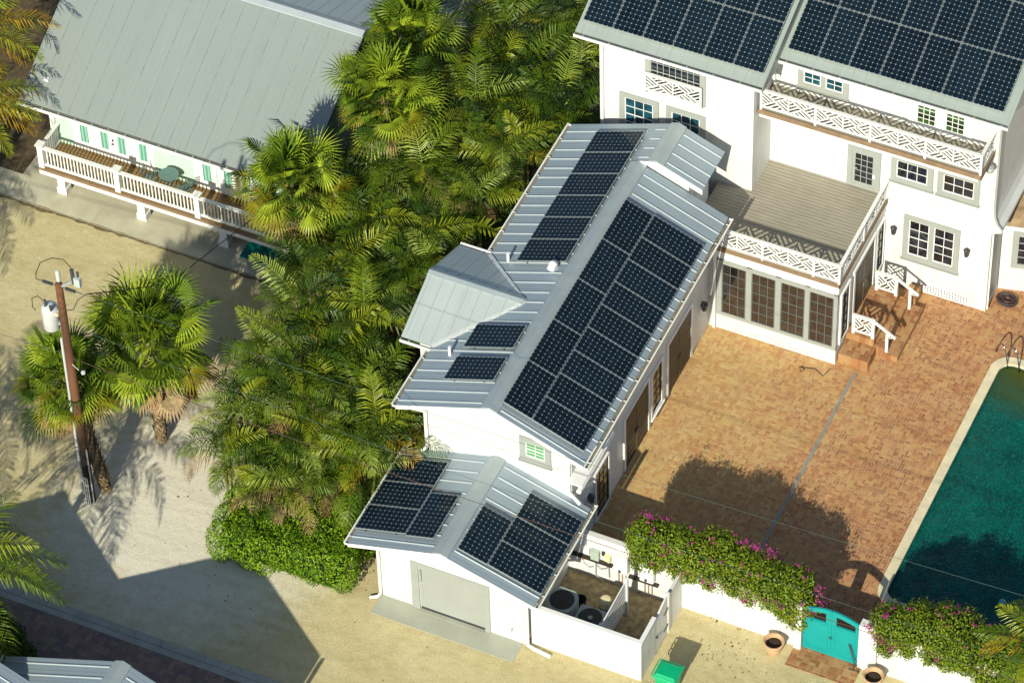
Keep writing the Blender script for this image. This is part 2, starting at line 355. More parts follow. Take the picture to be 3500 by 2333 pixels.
M['gd'] = leaf('frond_dry', (.20, .12, .05), (.36, .25, .13), .8, .15)
M['s1'] = leaf('fan_green', (.08, .15, .010), (.165, .245, .02), .4, .15)
M['s2'] = leaf('fan_light_green', (.23, .32, .018), (.34, .42, .035), .4, .15)
M['s3'] = leaf('fan_olive', (.18, .185, .010), (.28, .235, .018))
M['h1'] = leaf('hedge_leaf', (.10, .21, .006), (.18, .31, .010), .5)
M['h2'] = leaf('hedge_leaf_light', (.22, .37, .012), (.32, .46, .02), .5)
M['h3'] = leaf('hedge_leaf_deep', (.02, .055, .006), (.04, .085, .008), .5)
M['b1'] = leaf('vine_leaf', (.10, .165, .008), (.19, .265, .014), .5)
M['b2'] = leaf('vine_leaf_light', (.20, .25, .016), (.29, .33, .025), .5)
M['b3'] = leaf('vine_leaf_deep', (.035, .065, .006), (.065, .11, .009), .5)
M['mag'] = leaf('magenta_bract', (.40, .02, .22), (.52, .05, .32), .5, .35)

# ------------------------------------------------------------------ mesh building
def V3(*a): return Vector(a)
class MB:
    def __init__(s): s.v = []; s.f = []; s.mi = []; s.uv = {}; s.k = 0
    def face(s, pts, mi=None):
        n = len(s.v); s.v.extend(tuple(p) for p in pts); s.f.append(tuple(range(n, n + len(pts)))); s.mi.append(s.k if mi is None else mi)
    def box(s, x0, x1, y0, y1, z0, z1):
        s.obox(V3((x0 + x1) / 2, (y0 + y1) / 2, (z0 + z1) / 2), V3((x1 - x0) / 2, 0, 0), V3(0, (y1 - y0) / 2, 0), V3(0, 0, (z1 - z0) / 2)); return s
    def obox(s, c, a, b, d):
        n = len(s.v)
        for i in (-1, 1):
            for j in (-1, 1):
                for k in (-1, 1): s.v.append(tuple(c + a * i + b * j + d * k))
        for q in ((0, 1, 3, 2), (4, 6, 7, 5), (0, 4, 5, 1), (2, 3, 7, 6), (0, 2, 6, 4), (1, 5, 7, 3)):
            s.f.append(tuple(n + t for t in q)); s.mi.append(s.k)
    def bar(s, p, q, w, h, up=V3(0, 0, 1)):
        p, q = Vector(p), Vector(q); d = q - p
        if d.length < 1e-5: return s
        dn = d.normalized(); sd = dn.cross(up)
        if sd.length < 1e-4: sd = dn.cross(V3(1, 0, 0))
        sd.normalize(); u = sd.cross(dn)
        s.obox((p + q) / 2, d / 2, sd * w / 2, u * h / 2); return s
    def tube(s, pts, r, n=8, cap=True):
        pts = [Vector(p) for p in pts]; rs = r if isinstance(r, (list, tuple)) else [r] * len(pts)
        rings = []; ref = None
        for i, p in enumerate(pts):
            d = (pts[min(i + 1, len(pts) - 1)] - pts[max(i - 1, 0)]).normalized()
            if ref is None: ref = V3(1, 0, 0) if abs(d.x) < .8 else V3(0, 1, 0)
            a = (ref - d * ref.dot(d)); a = a.normalized() if a.length > 1e-5 else V3(0, 1, 0); ref = a; b = d.cross(a)
            st = len(s.v)
            for k in range(n):
                t = 2 * math.pi * k / n; s.v.append(tuple(p + (a * math.cos(t) + b * math.sin(t)) * rs[i]))
            rings.append(st)
        for i in range(len(rings) - 1):
            for k in range(n):
                s.f.append((rings[i] + k, rings[i] + (k + 1) % n, rings[i + 1] + (k + 1) % n, rings[i + 1] + k)); s.mi.append(s.k)
        if cap:
            s.f.append(tuple(rings[0] + k for k in range(n))[::-1]); s.mi.append(s.k)
            s.f.append(tuple(rings[-1] + k for k in range(n))); s.mi.append(s.k)
        return s
    def lathe(s, c, prof, n=24, cap=True):
        c = Vector(c); rings = []
        for r, z in prof:
            st = len(s.v)
            for k in range(n):
                t = 2 * math.pi * k / n; s.v.append((c.x + r * math.cos(t), c.y + r * math.sin(t), c.z + z))
            rings.append(st)
        for i in range(len(rings) - 1):
            for k in range(n):
                s.f.append((rings[i] + k, rings[i] + (k + 1) % n, rings[i + 1] + (k + 1) % n, rings[i + 1] + k)); s.mi.append(s.k)
        if cap:
            s.f.append(tuple(rings[0] + k for k in range(n))[::-1]); s.mi.append(s.k)
            s.f.append(tuple(rings[-1] + k for k in range(n))); s.mi.append(s.k)
        return s
    def prism(s, poly, d):
        """poly: list of 3-D points; extruded by vector d"""
        d = Vector(d); P = [Vector(p) for p in poly]; n = len(P); st = len(s.v)
        for p in P: s.v.append(tuple(p))
        for p in P: s.v.append(tuple(p + d))
        s.f.append(tuple(range(st + n - 1, st - 1, -1))); s.mi.append(s.k)
        s.f.append(tuple(range(st + n, st + 2 * n))); s.mi.append(s.k)
        for i in range(n):
            j = (i + 1) % n; s.f.append((st + i, st + j, st + n + j, st + n + i)); s.mi.append(s.k)
        return s
    def mesh(s, name, mats, off=V3(0, 0, 0)):
        me = bpy.data.meshes.new(name)
        me.from_pydata([(a - off.x, b - off.y, c - off.z) for a, b, c in s.v], [], s.f)
        for m in (mats if isinstance(mats, (list, tuple)) else [mats]): me.materials.append(m)
        me.polygons.foreach_set('material_index', s.mi)
        me.update(); return me
    def build(s, name, mats, parent=None, smooth=False, recalc=False, off=None):
        o_ = V3(0, 0, 0)
        if parent is not None:
            o_ = origin_of(parent)
        elif off is not None: o_ = Vector(off)
        me = s.mesh(name, mats, o_)
        if smooth:
            me.polygons.foreach_set('use_smooth', [True] * len(me.polygons))
        ob = bpy.data.objects.new(name, me); COL.objects.link(ob)
        if parent is not None: ob.parent = parent
        elif off is not None: ob.location = off
        return ob
def origin_of(o):
    v = V3(0, 0, 0)
    while o is not None: v = v + o.location; o = o.parent
    return v
def tag(o, label=None, cat=None, group=None, kind=None):
    if label: o['label'] = label
    if cat: o['category'] = cat
    if group: o['group'] = group
    if kind: o['kind'] = kind
    return o
def thing(name, label, cat, loc, group=None):
    o = bpy.data.objects.new(name, None); o.empty_display_size = .3; o.location = loc; COL.objects.link(o)
    return tag(o, label, cat, group)
def struct(name, mb, mat, label=None):
    o = mb.build(name, mat); o['kind'] = 'structure'
    return o
def box_part(name, mat, parent, *b): return MB().box(*b).build(name, mat, parent)
def dup_tree(o, parent=None):
    c = o.copy(); COL.objects.link(c)
    if parent is not None: c.parent = parent
    for ch in list(o.children): dup_tree(ch, c)
    return c

# ------------------------------------------------------------------ camera, light, sky
cam = bpy.data.cameras.new('camera'); co = bpy.data.objects.new('camera', cam); COL.objects.link(co)
yaw, dep, rol = -0.45735199, 0.83685208, -0.03571947
fwd = V3(math.sin(yaw) * math.cos(dep), math.cos(yaw) * math.cos(dep), -math.sin(dep))
r0 = V3(math.cos(yaw), -math.sin(yaw), 0); u0 = r0.cross(fwd)
rt = r0 * math.cos(rol) + u0 * math.sin(rol); up = -r0 * math.sin(rol) + u0 * math.cos(rol)
mw = Matrix(((rt.x, up.x, -fwd.x, 31.52), (rt.y, up.y, -fwd.y, -72.12), (rt.z, up.z, -fwd.z, 102.8), (0, 0, 0, 1)))
co.matrix_world = mw
cam.sensor_fit = 'HORIZONTAL'; cam.sensor_width = 36; cam.lens = 14475.49 / 3500 * 36
cam.clip_start = 1; cam.clip_end = 2000
S.camera = co
sv = V3(.15, -1.75, 1).normalized()
sun = bpy.data.lights.new('sun', 'SUN'); sun.energy = 5.0; sun.angle = rad(.5); sun.color = (1, .94, .755)
so = bpy.data.objects.new('sun', sun); COL.objects.link(so); so.rotation_euler = sv.to_track_quat('Z', 'Y').to_euler(); so.location = (10, -60, 40)
w = bpy.data.worlds.new('World'); S.world = w; w.use_nodes = True
bg = w.node_tree.nodes['Background']; sky = w.node_tree.nodes.new('ShaderNodeTexSky'); sky.sky_type = 'NISHITA'; sky.sun_disc = False
sky.sun_elevation = math.asin(sv.z); sky.sun_rotation = math.atan2(sv.x, sv.y); sky.air_density = 1.0; sky.dust_density = .6; sky.ozone_density = 1.4
w.node_tree.links.new(sky.outputs[0], bg.inputs[0]); bg.inputs[1].default_value = .088
S.view_settings.view_transform = 'Standard'; S.view_settings.look = 'None'; S.view_settings.exposure = .35; S.view_settings.gamma = 1
S.cycles.max_bounces = 6; S.cycles.diffuse_bounces = 3; S.cycles.glossy_bounces = 3

# ------------------------------------------------------------------ ground
def loop_fill(outer, inner, z):
    import bmesh
    bm = bmesh.new(); es = []
    for lp in (outer, inner):
        if not lp: continue
        vs = [bm.verts.new((x, y, z)) for x, y in lp]
        for i in range(len(vs)): es.append(bm.edges.new((vs[i], vs[(i + 1) % len(vs)])))
    bmesh.ops.triangle_fill(bm, use_beauty=True, use_dissolve=False, edges=es)
    bmesh.ops.recalc_face_normals(bm, faces=bm.faces[:])
    mb = MB()
    for f in bm.faces:
        p = [v.co.copy() for v in f.verts]
        if f.normal.z < 0: p.reverse()
        mb.face(p)
    bm.free(); return mb
def rrect(x0, x1, y0, y1, r, n=8):
    o = []
    for cx, cy, a in ((x1 - r, y1 - r, 0), (x0 + r, y1 - r, 90), (x0 + r, y0 + r, 180), (x1 - r, y0 + r, 270)):
        for k in range(n + 1):
            t = rad(a + 90 * k / n); o.append((cx + r * math.cos(t), cy + r * math.sin(t)))
    return o
POOL = (5.56, 10.9, 6.0, 16.62)
mid = rrect(POOL[0] - .15, POOL[1] + .15, POOL[2] - .15, POOL[3] + .15, .55)
struct('sand_ground', loop_fill([(-160, -140), (160, -140), (160, 200), (-160, 200)], mid, 0), M['sand'])
struct('patio', loop_fill([(-3.83, 3.2), (14, 3.2), (14, 30), (-3.83, 30)], mid, .008), M['patio'])
struct('road', MB().box(-60, 20, -30, -4.72, -.1, .006), M['road'])
kb = MB()
x = -40
while x < 12:
    l = R.choice((.9, 1.5, 1.8, 2.2)); kb.box(x, x + l - .02, -4.72, -4.46, -.1, .03); x += l
kb.box(-40, 12, -4.95, -4.73, -.1, .016)
struct('kerb', kb, M['kerb'])
cs = MB()
for x0, x1 in ((-60, -28.6), (-28.58, -24.62), (-24.6, -20.42), (-20.4, -16)): cs.box(x0, x1, 10.27, 30, -.1, .012)
struct('concrete_apron', cs, M['conc'])
se = MB(); R.seed(4); pp = []
x = -29.0
while x < -15.8:
    w0 = .05 + .16 * abs(noise.noise(V3(x * 1.3, 2, 0))) + R.uniform(0, .05); pp.append((x, w0)); x += .12
for (a, u), (b, v) in zip(pp, pp[1:]): se.face([V3(a, 10.27 - u, .0045), V3(b, 10.27 - v, .0045), V3(b, 10.29 + v * .25, .0135), V3(a, 10.29 + u * .25, .0135)])
struct('soil_edge', se, plain('dark_soil', (.14, .105, .05), .95, .5, 7, .6, 30))
struct('driveway_slab', MB().box(-8.74, -3.9, -.92, -.12, -.1, .02), M['drive'])
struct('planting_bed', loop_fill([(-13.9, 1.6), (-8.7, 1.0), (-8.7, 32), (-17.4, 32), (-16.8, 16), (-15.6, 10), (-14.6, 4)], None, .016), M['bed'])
struct('side_bed', loop_fill([(-60, 11.4), (-27.9, 11.4), (-27.9, 30), (-60, 30)], None, .018), M['bed'])  # dark sheet painting the palms' shade onto the ground left of the cottage
struct('yard_ground', MB().box(-3.82, -.1, .1, 3.15, -.1, .006), M['yardbed'])
struct('brick_threshold', MB().box(3.75, 5.95, 2.35, 3.2, -.1, .012), M['step_brick'])

# pool
pool = thing('swimming_pool', 'long swimming pool with pale stone coping beside the brick courtyard', 'pool', (8, 11, 0))
cp = MB(); oL = rrect(POOL[0] - .3, POOL[1] + .3, POOL[2] - .3, POOL[3] + .3, .68); iL = rrect(*POOL, .42)
n = len(oL)
for i in range(n):
    j = (i + 1) % n
    cp.face([V3(*oL[i], .035), V3(*oL[j], .035), V3(*iL[j], .035), V3(*iL[i], .035)])
    cp.face([V3(*iL[i], .035), V3(*iL[j], .035), V3(*iL[j], -.06), V3(*iL[i], -.06)])
    cp.face([V3(*oL[j], .035), V3(*oL[i], .035), V3(*oL[i], -.1), V3(*oL[j], -.1)])
cp.build('coping', M['coping'], pool)
pw = MB(); wL = rrect(POOL[0] - .05, POOL[1] + .05, POOL[2] - .05, POOL[3] + .05, .45)
for i in range(n):
    j = (i + 1) % n; pw.face([V3(*wL[i], -.055), V3(*wL[j], -.055), V3(*wL[j], -1.5), V3(*wL[i], -1.5)])
pw.build('basin_wall', M['poolwall'], pool)
struct('water', loop_fill(rrect(POOL[0] - .06, POOL[1] + .06, POOL[2] - .06, POOL[3] + .06, .42), None, -.16), M['water'])
fl = MB().lathe((8.95, 7.4, -.17), [(.02, 0), (.10, .0), (.12, .03), (.08, .07), (.02, .08)], 12).build('pool_float', plain('pale_blue_plastic', (.10, .35, .42), .4), off=(8.95, 7.4, -.17))
tag(fl, 'small pale blue float on the dark shaded end of the pool', 'pool float')
dr = MB().box(1.295, 1.405, 3.4, 14.25, -.1, .014).build('drain_channel', M['drain'], off=(1.35, 8.8, 0))
tag(dr, 'narrow grey metal drain channel across the brick courtyard', 'drain')

# ------------------------------------------------------------------ roofs and building helpers
def slope(name, mats, parent, O, U, Vv, rib, ribw=.026, ribh=.03, off=.2, th=.07, ribto=(0, 1)):
    """one roof slope: O eave corner, U along the eave, Vv up to the ridge; ribs every `rib` m (material slot 1)"""
    O, U, Vv = Vector(O), Vector(U), Vector(Vv)
    nrm = U.cross(Vv).normalized()
    if nrm.z < 0: nrm = -nrm
    mb = MB(); c = O + U / 2 + Vv / 2 - nrm * th / 2
    mb.obox(c, U / 2, Vv / 2, nrm * th / 2)
    mb.k = 1; ul = U.length; un = U / ul; t = off
    while t < ul - .03:
        a = O + un * t + Vv * ribto[0]; b = O + un * t + Vv * ribto[1]
        w2, w1 = un * ribw / 2, un * ribw * .9
        h = nrm * ribh; e = nrm * .002
        mb.face([a - w1 + e, b - w1 + e, b - w2 + h, a - w2 + h]); mb.face([a - w2 + h, b - w2 + h, b + w2 + h, a + w2 + h])
        mb.face([a + w2 + h, b + w2 + h, b + w1 + e, a + w1 + e]); mb.face([a - w1 + e, a - w2 + h, a + w2 + h, a + w1 + e])
        t += rib
    return mb.build(name, mats, parent)
def ridge_cap(parent, a, b, sl, w=.3, mat='ridge', sl2=None, name='ridge_cap'):
    """bent metal strip along the ridge a-b; sl = roof fall per metre on each side"""
    a, b = Vector(a), Vector(b); d = (b - a).normalized(); s = d.cross(V3(0, 0, 1)); h = V3(0, 0, .05)
    sl2 = sl if sl2 is None else sl2
    mb = MB()
    A = [a - s * w - V3(0, 0, sl * w), a, a + s * w - V3(0, 0, sl2 * w)]; B = [b - s * w - V3(0, 0, sl * w), b, b + s * w - V3(0, 0, sl2 * w)]
    for i in (0, 1):
        mb.face([A[i] + h, A[i + 1] + h, B[i + 1] + h, B[i] + h])
    lo = h - V3(0, 0, .045)
    mb.face([A[0] + h, B[0] + h, B[0] + lo, A[0] + lo]); mb.face([A[2] + h, A[2] + lo, B[2] + lo, B[2] + h])
    mb.face([A[0] + lo, A[1] + lo, A[1] + h, A[0] + h]); mb.face([A[1] + lo, A[2] + lo, A[2] + h, A[1] + h])
    mb.face([B[0] + h, B[1] + h, B[1] + lo, B[0] + lo]); mb.face([B[1] + h, B[2] + h, B[2] + lo, B[1] + lo])
    return mb.build(name, M[mat], parent)
def gutter(parent, a, b, out, w=.13, h=.11, brackets=.9, mat='gutter'):
    """open gutter from a to b (top inner edge), `out` = outward unit vector"""
    a, b, out = Vector(a), Vector(b), Vector(out); z = V3(0, 0, 1); d = (b - a); dn = d.normalized()
    mb = MB()
    mb.obox((a + b) / 2 + out * w / 2 - z * (h - .008), d / 2, out * w / 2, z * .008)
    mb.obox((a + b) / 2 + out * (w - .012) - z * (h / 2 - .001), d / 2, out * .012, z * (h / 2 - .012))
    mb.obox((a + b) / 2 + out * w - z * .006, d / 2 + dn * .004, out * .022, z * .012)
    for e in (a + dn * .006, b - dn * .006): mb.obox(e + out * w / 2 - z * (h / 2), dn * .006, out * (w / 2 - .026), z * (h / 2 - .02))
    mb.k = 1
    mb.obox((a + b) / 2 + out * (w / 2 - .012) - z * (h - .025), d / 2 - dn * .02, out * (w / 2 - .014), z * .006)
    mb.k = 0
    t = .3
    while t < d.length:
        p = a + dn * t + out * w / 2 - z * .016; mb.obox(p, dn * .012, out * (w / 2 - .03), z * .008); t += brackets
    return mb.build('gutter', [M[mat], M['gutter_in']], parent)
def pipe(parent, pts, r=.045, name='downspout', mat='trim'):
    return MB().tube(pts, r, 8).build(name, M[mat], parent)
class Face:
    """vertical wall plane: axis 0 -> plane x=c facing +x ; axis 1 -> plane y=c facing -y"""
    def __init__(s, ax, c): s.ax, s.c = ax, c
    def box(s, mb, a0, a1, z0, z1, d0, d1):
        if s.ax == 1: mb.box(a0, a1, s.c - d1, s.c - d0, z0, z1)
        else: mb.box(s.c + d0, s.c + d1, a0, a1, z0, z1)
    def p(s, a, z, d): return V3(a, s.c - d, z) if s.ax == 1 else V3(s.c + d, a, z)
def window(parent, F, a0, a1, z0, z1, sashes, cols, rows, fw=.2, glass='glass', mun='trim', frame='grey_trim', name='window', sill=True, fd=.06, sash=.036, mw_=.021, bot=None):
    """wide flat casing with one or more sashes; panes are children"""
    mb = MB(); ia0, ia1, iz0, iz1 = a0 + fw, a1 - fw, z0 + (fw if bot is None else bot), z1 - fw
    F.box(mb, a0, ia0, z0, z1, -.02, fd); F.box(mb, ia1, a1, z0, z1, -.02, fd)
    F.box(mb, ia0, ia1, iz1, z1, -.02, fd - .003)
    F.box(mb, ia0, ia1, z0, iz0, -.02, fd - .003)
    gap = fw * .85 if sashes > 1 else 0
    wsz = (ia1 - ia0 - gap * (sashes - 1)) / sashes
    for k in range(1, sashes):
        q = ia0 + wsz * k + gap * (k - 1); F.box(mb, q, q + gap, iz0, iz1, -.02, fd - .003)
    fr = mb.build(name, M[frame], parent)
    sm = MB(); gm = MB()
    for k in range(sashes):
        q0 = ia0 + (wsz + gap) * k; q1 = q0 + wsz
        F.box(sm, q0, q0 + sash, iz0, iz1, -.015, .035); F.box(sm, q1 - sash, q1, iz0, iz1, -.015, .035)
        F.box(sm, q0 + sash, q1 - sash, iz0, iz0 + sash, -.015, .034); F.box(sm, q0 + sash, q1 - sash, iz1 - sash, iz1, -.015, .034)
        g0, g1, h0, h1 = q0 + sash, q1 - sash, iz0 + sash, iz1 - sash
        F.box(gm, g0, g1, h0, h1, -.012, .008)
        for c in range(1, cols): t = g0 + (g1 - g0) * c / cols; F.box(sm, t - mw_ / 2, t + mw_ / 2, h0, h1, -.01, .024)
        for r in range(1, rows):
            t = h0 + (h1 - h0) * r / rows; ww = mw_ * (1.6 if rows == 4 and r == 2 else 1); F.box(sm, g0, g1, t - ww / 2, t + ww / 2, -.01, .022)
    sm.build('sash', M[mun], fr); gm.build('pane', M[glass], fr)
    if sill:
        b = MB(); F.box(b, a0 - .04, a1 + .04, z0 - .05, z0 - .002, -.02, fd + .05); b.build('sill', M[frame], fr)
    return fr
def plank_door(parent, F, a0, a1, z0, z1, label=None):
    """pair of dark boarded doors with thin bronze strips"""
    mb = MB(); F.box(mb, a0 - .13, a0, z0, z1 + .13, -.02, .05); F.box(mb, a1, a1 + .13, z0, z1 + .13, -.02, .05); F.box(mb, a0, a1, z1, z1 + .13, -.02, .048)
    fr = mb.build('double_door', M['trim'], parent)
    lf = MB(); m_ = (a0 + a1) / 2
    F.box(lf, a0, m_ - .008, z0, z1, -.015, .02); F.box(lf, m_ + .008, a1, z0, z1, -.015, .02)
    lf.build('door_leaf', M['darkwood'], fr)
    st = MB(); k = z0 + .28
    while k < z1 - .1:
        F.box(st, a0 + .01, a1 - .01, k - .008, k + .008, .019, .027); k += .3
    F.box(st, m_ - .012, m_ + .012, z0 + .02, z1 - .02, .02, .032); st.build('strip', M['bronze'], fr)
    h = MB(); F.box(h, m_ - .09, m_ - .05, z0 + .95, z0 + 1.1, .03, .075); F.box(h, m_ + .05, m_ + .09, z0 + .95, z0 + 1.1, .03, .075); h.build('handle', M['bronze'], fr)
    return fr
def lantern(parent, F, a, z, w=.2, h=.4):
    mb = MB(); F.box(mb, a - w * .62, a + w * .62, z - h * .6, z + h * .62, 0, .025); bp = mb.build('wall_lamp', M['trim'], parent)
    b = MB(); p = F.p(a, z, .12); n4 = 4
    prof = [(.02, -h * .5), (w * .42, -h * .38), (w * .62, h * .3), (w * .7, h * .32), (w * .12, h * .5), (.02, h * .52)]
    b.lathe(p, prof, 6); b.build('lamp_body', M['black'], bp); return bp
def lattice_rail(parent, p0, p1, zb, zt, npan, thick_every=2, post=.075, name='railing', ends=(1, 1), mirror0=0, depth=.04):
    """Chippendale railing between p0 and p1 (xy): X-diagonals with parallel strips in every triangle"""
    a, b = V3(p0[0], p0[1], 0), V3(p1[0], p1[1], 0); d = b - a; Ln = d.length; dn = d / Ln; nn = V3(-dn.y, dn.x, 0)
    mb = MB(); bw = .038
    def P(u, v): return a + dn * u + V3(0, 0, v)
    def strip(u0, v0, u1, v1, wv=bw, dp=depth):
        p, q = P(u0, v0), P(u1, v1); mb.bar(p, q, dp, wv, up=nn.cross((q - p).normalized()))
    mb.bar(P(0, zt - .03), P(Ln, zt - .03), .11, .06); mb.bar(P(0, zb + .03), P(Ln, zb + .03), .05, .05)
    h0, h1 = zb + .055, zt - .06; W = Ln / npan
    for k in range(npan):
        u0, u1 = k * W + .02, (k + 1) * W - .02; mir = (k + mirror0) % 2
        w_, h_ = u1 - u0, h1 - h0
        def T(x, y):  # unit panel coords -> u,v
            if mir: x = w_ - x
            return u0 + x, h0 + y
        C = (w_ / 2, h_ / 2)
        strip(*T(0, 0), *T(w_, h_)); strip(*T(0, h_), *T(w_, 0))
        # left/right triangles: strips parallel to falling diagonal; top/bottom: parallel to the rising one
        for tri, dirv in ((((0, 0), (0, h_), C), (w_, -h_)), (((w_, 0), (w_, h_), C), (w_, -h_)), (((0, h_), (w_, h_), C), (w_, h_)), (((0, 0), (w_, 0), C), (w_, h_))):
            dx, dy = dirv; l_ = math.hypot(dx, dy); nx, ny = -dy / l_, dx / l_
            off = [nx * x_ + ny * y_ for x_, y_ in tri]; lo, hi = min(off), max(off); ref = nx * C[0] + ny * C[1]
            for q in range(1, 5):
                for sg in (-1, 1):
                    t = ref + sg * q * .122
                    if not lo + .02 < t < hi - .02: continue
                    xs = []
                    for i in range(3):
                        (x0, y0), (x1, y1) = tri[i], tri[(i + 1) % 3]; o0, o1 = off[i], off[(i + 1) % 3]
                        if (o0 - t) * (o1 - t) < 0:
                            f = (t - o0) / (o1 - o0); xs.append((x0 + (x1 - x0) * f, y0 + (y1 - y0) * f))
                    if len(xs) == 2: strip(*T(*xs[0]), *T(*xs[1]), bw * .9, depth * .8)
        if k: mb.bar(P(k * W, h0), P(k * W, h1), .04, .04, up=nn)
    rl = mb.build(name, M['trim'], parent)
    for k in range(npan + 1):
        if k % thick_every and k != npan: continue
        if (k == 0 and not ends[0]) or (k == npan and not ends[1]): continue
        pb = MB(); p = P(k * W, 0); pb.box(p.x - post / 2, p.x + post / 2, p.y - post / 2, p.y + post / 2, zb - .16, zt + .006); pb.build('post', M['trim'], rl)
    return rl

# ------------------------------------------------------------------ solar panels
PW, PL = 1.016, 1.835
def panel_proto():
    r = thing('solar_panel', 'x', 'solar panel', (0, 0, 0), 'solar panels on the white house roofs')
    f = MB(); w2, l2 = PW / 2, PL / 2
    for s_ in (-1, 1):
        f.box(min(s_ * w2, s_ * (w2 - .010)), max(s_ * w2, s_ * (w2 - .010)), -l2, l2, -.02, .021)
        f.box(-w2 + .018, w2 - .010, min(s_ * l2, s_ * (l2 - .010)), max(s_ * l2, s_ * (l2 - .010)), -.02, .02)
    f.build('frame', M['frame'], r)
    c = MB(); a, b = w2 - .010, l2 - .010
    c.face([V3(-a, -b, .016), V3(a, -b, .016), V3(a, b, .016), V3(-a, b, .016)]); c.face([V3(-a, b, -.012), V3(a, b, -.012), V3(a, -b, -.012), V3(-a, -b, -.012)])
    ob = c.build('cell_sheet', [M['cells']], r); uv = ob.data.uv_layers.new(name='UVMap')
    for i, q in enumerate(((-.06, -.06), (6.06, -.06), (6.06, 11.06), (-.06, 11.06)) * 2): uv.data[i].uv = q
    rb = MB()
    for y_ in (-.55, .55): rb.box(-w2, w2, y_ - .02, y_ + .02, -.09, -.021)
    rb.box(-.02, .02, -.53, .53, -.085, -.045)
    for x_ in (-.33, .33):
        for y_ in (-.55, .55): rb.box(x_ - .03, x_ + .03, y_ - .03, y_ + .03, -.13, -.09)
    rb.build('mount_rail', M['rail_metal'], r)
    return r
PANEL = panel_proto(); PUSED = [0]
def put_panel(center, wdir, ldir, label):
    """wdir: direction of the short side, ldir: of the long side"""
    o = PANEL if not PUSED[0] else dup_tree(PANEL); PUSED[0] = 1
    w_, l_ = Vector(wdir).normalized(), Vector(ldir).normalized(); n_ = w_.cross(l_)
    if n_.z < 0: w_ = -w_; n_ = w_.cross(l_)
    o.rotation_euler = Matrix((w_, l_, n_)).transposed().to_euler(); o.location = Vector(center) + n_ * .13; o['label'] = label
ORD = ['first', 'second', 'third', 'fourth', 'fifth', 'sixth', 'seventh', 'eighth', 'ninth']

# ================================================================== WING (pool house)
PIN = lambda p, d: (p[0] + d[0], p[1] + d[1], p[2] + d[2])
wing = thing('pool_house', 'long white pool house with light blue ribbed metal roof facing the brick courtyard', 'house', (-6.25, 9, 0))
S4 = .405
RX, RZ = -6.3, 6.58            # near ridge
EXL, EXR = -9.5, -3.2
wl = MB(); wl.box(-8.68, -3.83, 3.5, 14.4, 0, 5.35)
wl.prism([(-8.68, 3.5, 5.35), (-3.83, 3.5, 5.35), (-3.83, 3.5, 5.5), (RX, 3.5, RZ - .1), (-8.68, 3.5, 5.55)], (0, 10.9, 0))
wl.box(-8.68, -4.62, 14.4, 16.05, 0, 5.3)
wl.prism([(-8.68, 14.42, 5.3), (-4.62, 14.42, 5.3), (-4.62, 14.42, 6.25), (-5.72, 14.42, 6.68), (-8.68, 14.42, 5.48)], (0, 1.62, 0))
wl.box(-10.1, -8.6, 5.95, 9.5, 0, 5.35); wl.prism([(-10.1, 5.95, 5.3), (-10.1, 9.5, 5.3), (-10.1, 7.72, 6.1)], (2.0, 0, 0))
wl.build('wall', M['white'], wing)
RM = [M['roof_wing'], M['rib']]
slope('roof', RM, wing, (EXL, 3.0, 5.29), (0, 13.2, 0), (RX - EXL, 0, (RX - EXL) * S4), .45, off=.22, ribto=(.0, .9))
slope('roof', RM, wing, (EXR, 14.33, RZ - (EXR - RX) * S4), (0, -11.33, 0), (RX - EXR, 0, -(RX - EXR) * S4), .45, off=.35, ribto=(0, .9))
FX, FZ = -5.72, RZ + (-5.72 - RX) * S4      # raised far part: left slope runs on to a higher ridge
slope('roof', RM, wing, (RX - .1, 14.36, RZ - .1 * S4 + .004), (0, 1.84, 0), (FX - RX + .1, 0, (FX - RX + .1) * S4), .45, off=.19, ribto=(0, .55))
slope('roof', RM, wing, (-4.12, 16.2, FZ - 1.6 * S4), (0, -1.84, 0), (-1.6, 0, 1.6 * S4), .45, off=.3, ribto=(0, .82))
ridge_cap(wing, (RX, 3.0, RZ), (RX, 14.33, RZ), S4, .27)
ridge_cap(wing, (FX, 14.33, FZ), (FX, 16.2, FZ), S4, .27)
fa = MB()   # white fascia of the raised far gable and the front rakes
fa.prism([(RX - .05, 14.33, RZ + .02), (FX, 14.33, FZ - .02), (-4.12, 14.33, FZ - 1.6 * S4 - .02), (-4.12, 14.33, FZ - 1.6 * S4 - .2), (FX, 14.33, FZ - .22), (RX - .05, 14.33, RZ - .1)], (0, .03, 0)); fa.build('fascia', M['trim'], wing); fa = MB()
for a, b in (((EXL, 2.99, 5.28), (RX, 2.99, RZ - .005)), ((RX, 2.99, RZ - .005), (EXR, 2.99, RZ - 3.1 * S4 - .005))):
    a, b = Vector(a), Vector(b); fa.prism([a, b, b - V3(0, 0, .16), a - V3(0, 0, .16)], (0, .025, 0))
fa.build('fascia', M['trim'], wing)
gutter(wing, (EXL, 9.78, 5.29), (EXL, 16.2, 5.29), (-1, 0, 0)); gutter(wing, (EXL, 3.0, 5.29), (EXL, 5.5, 5.29), (-1, 0, 0)); gutter(wing, (EXR, 14.33, 5.32), (EXR, 3.0, 5.32), (1, 0, 0), .15, .13)
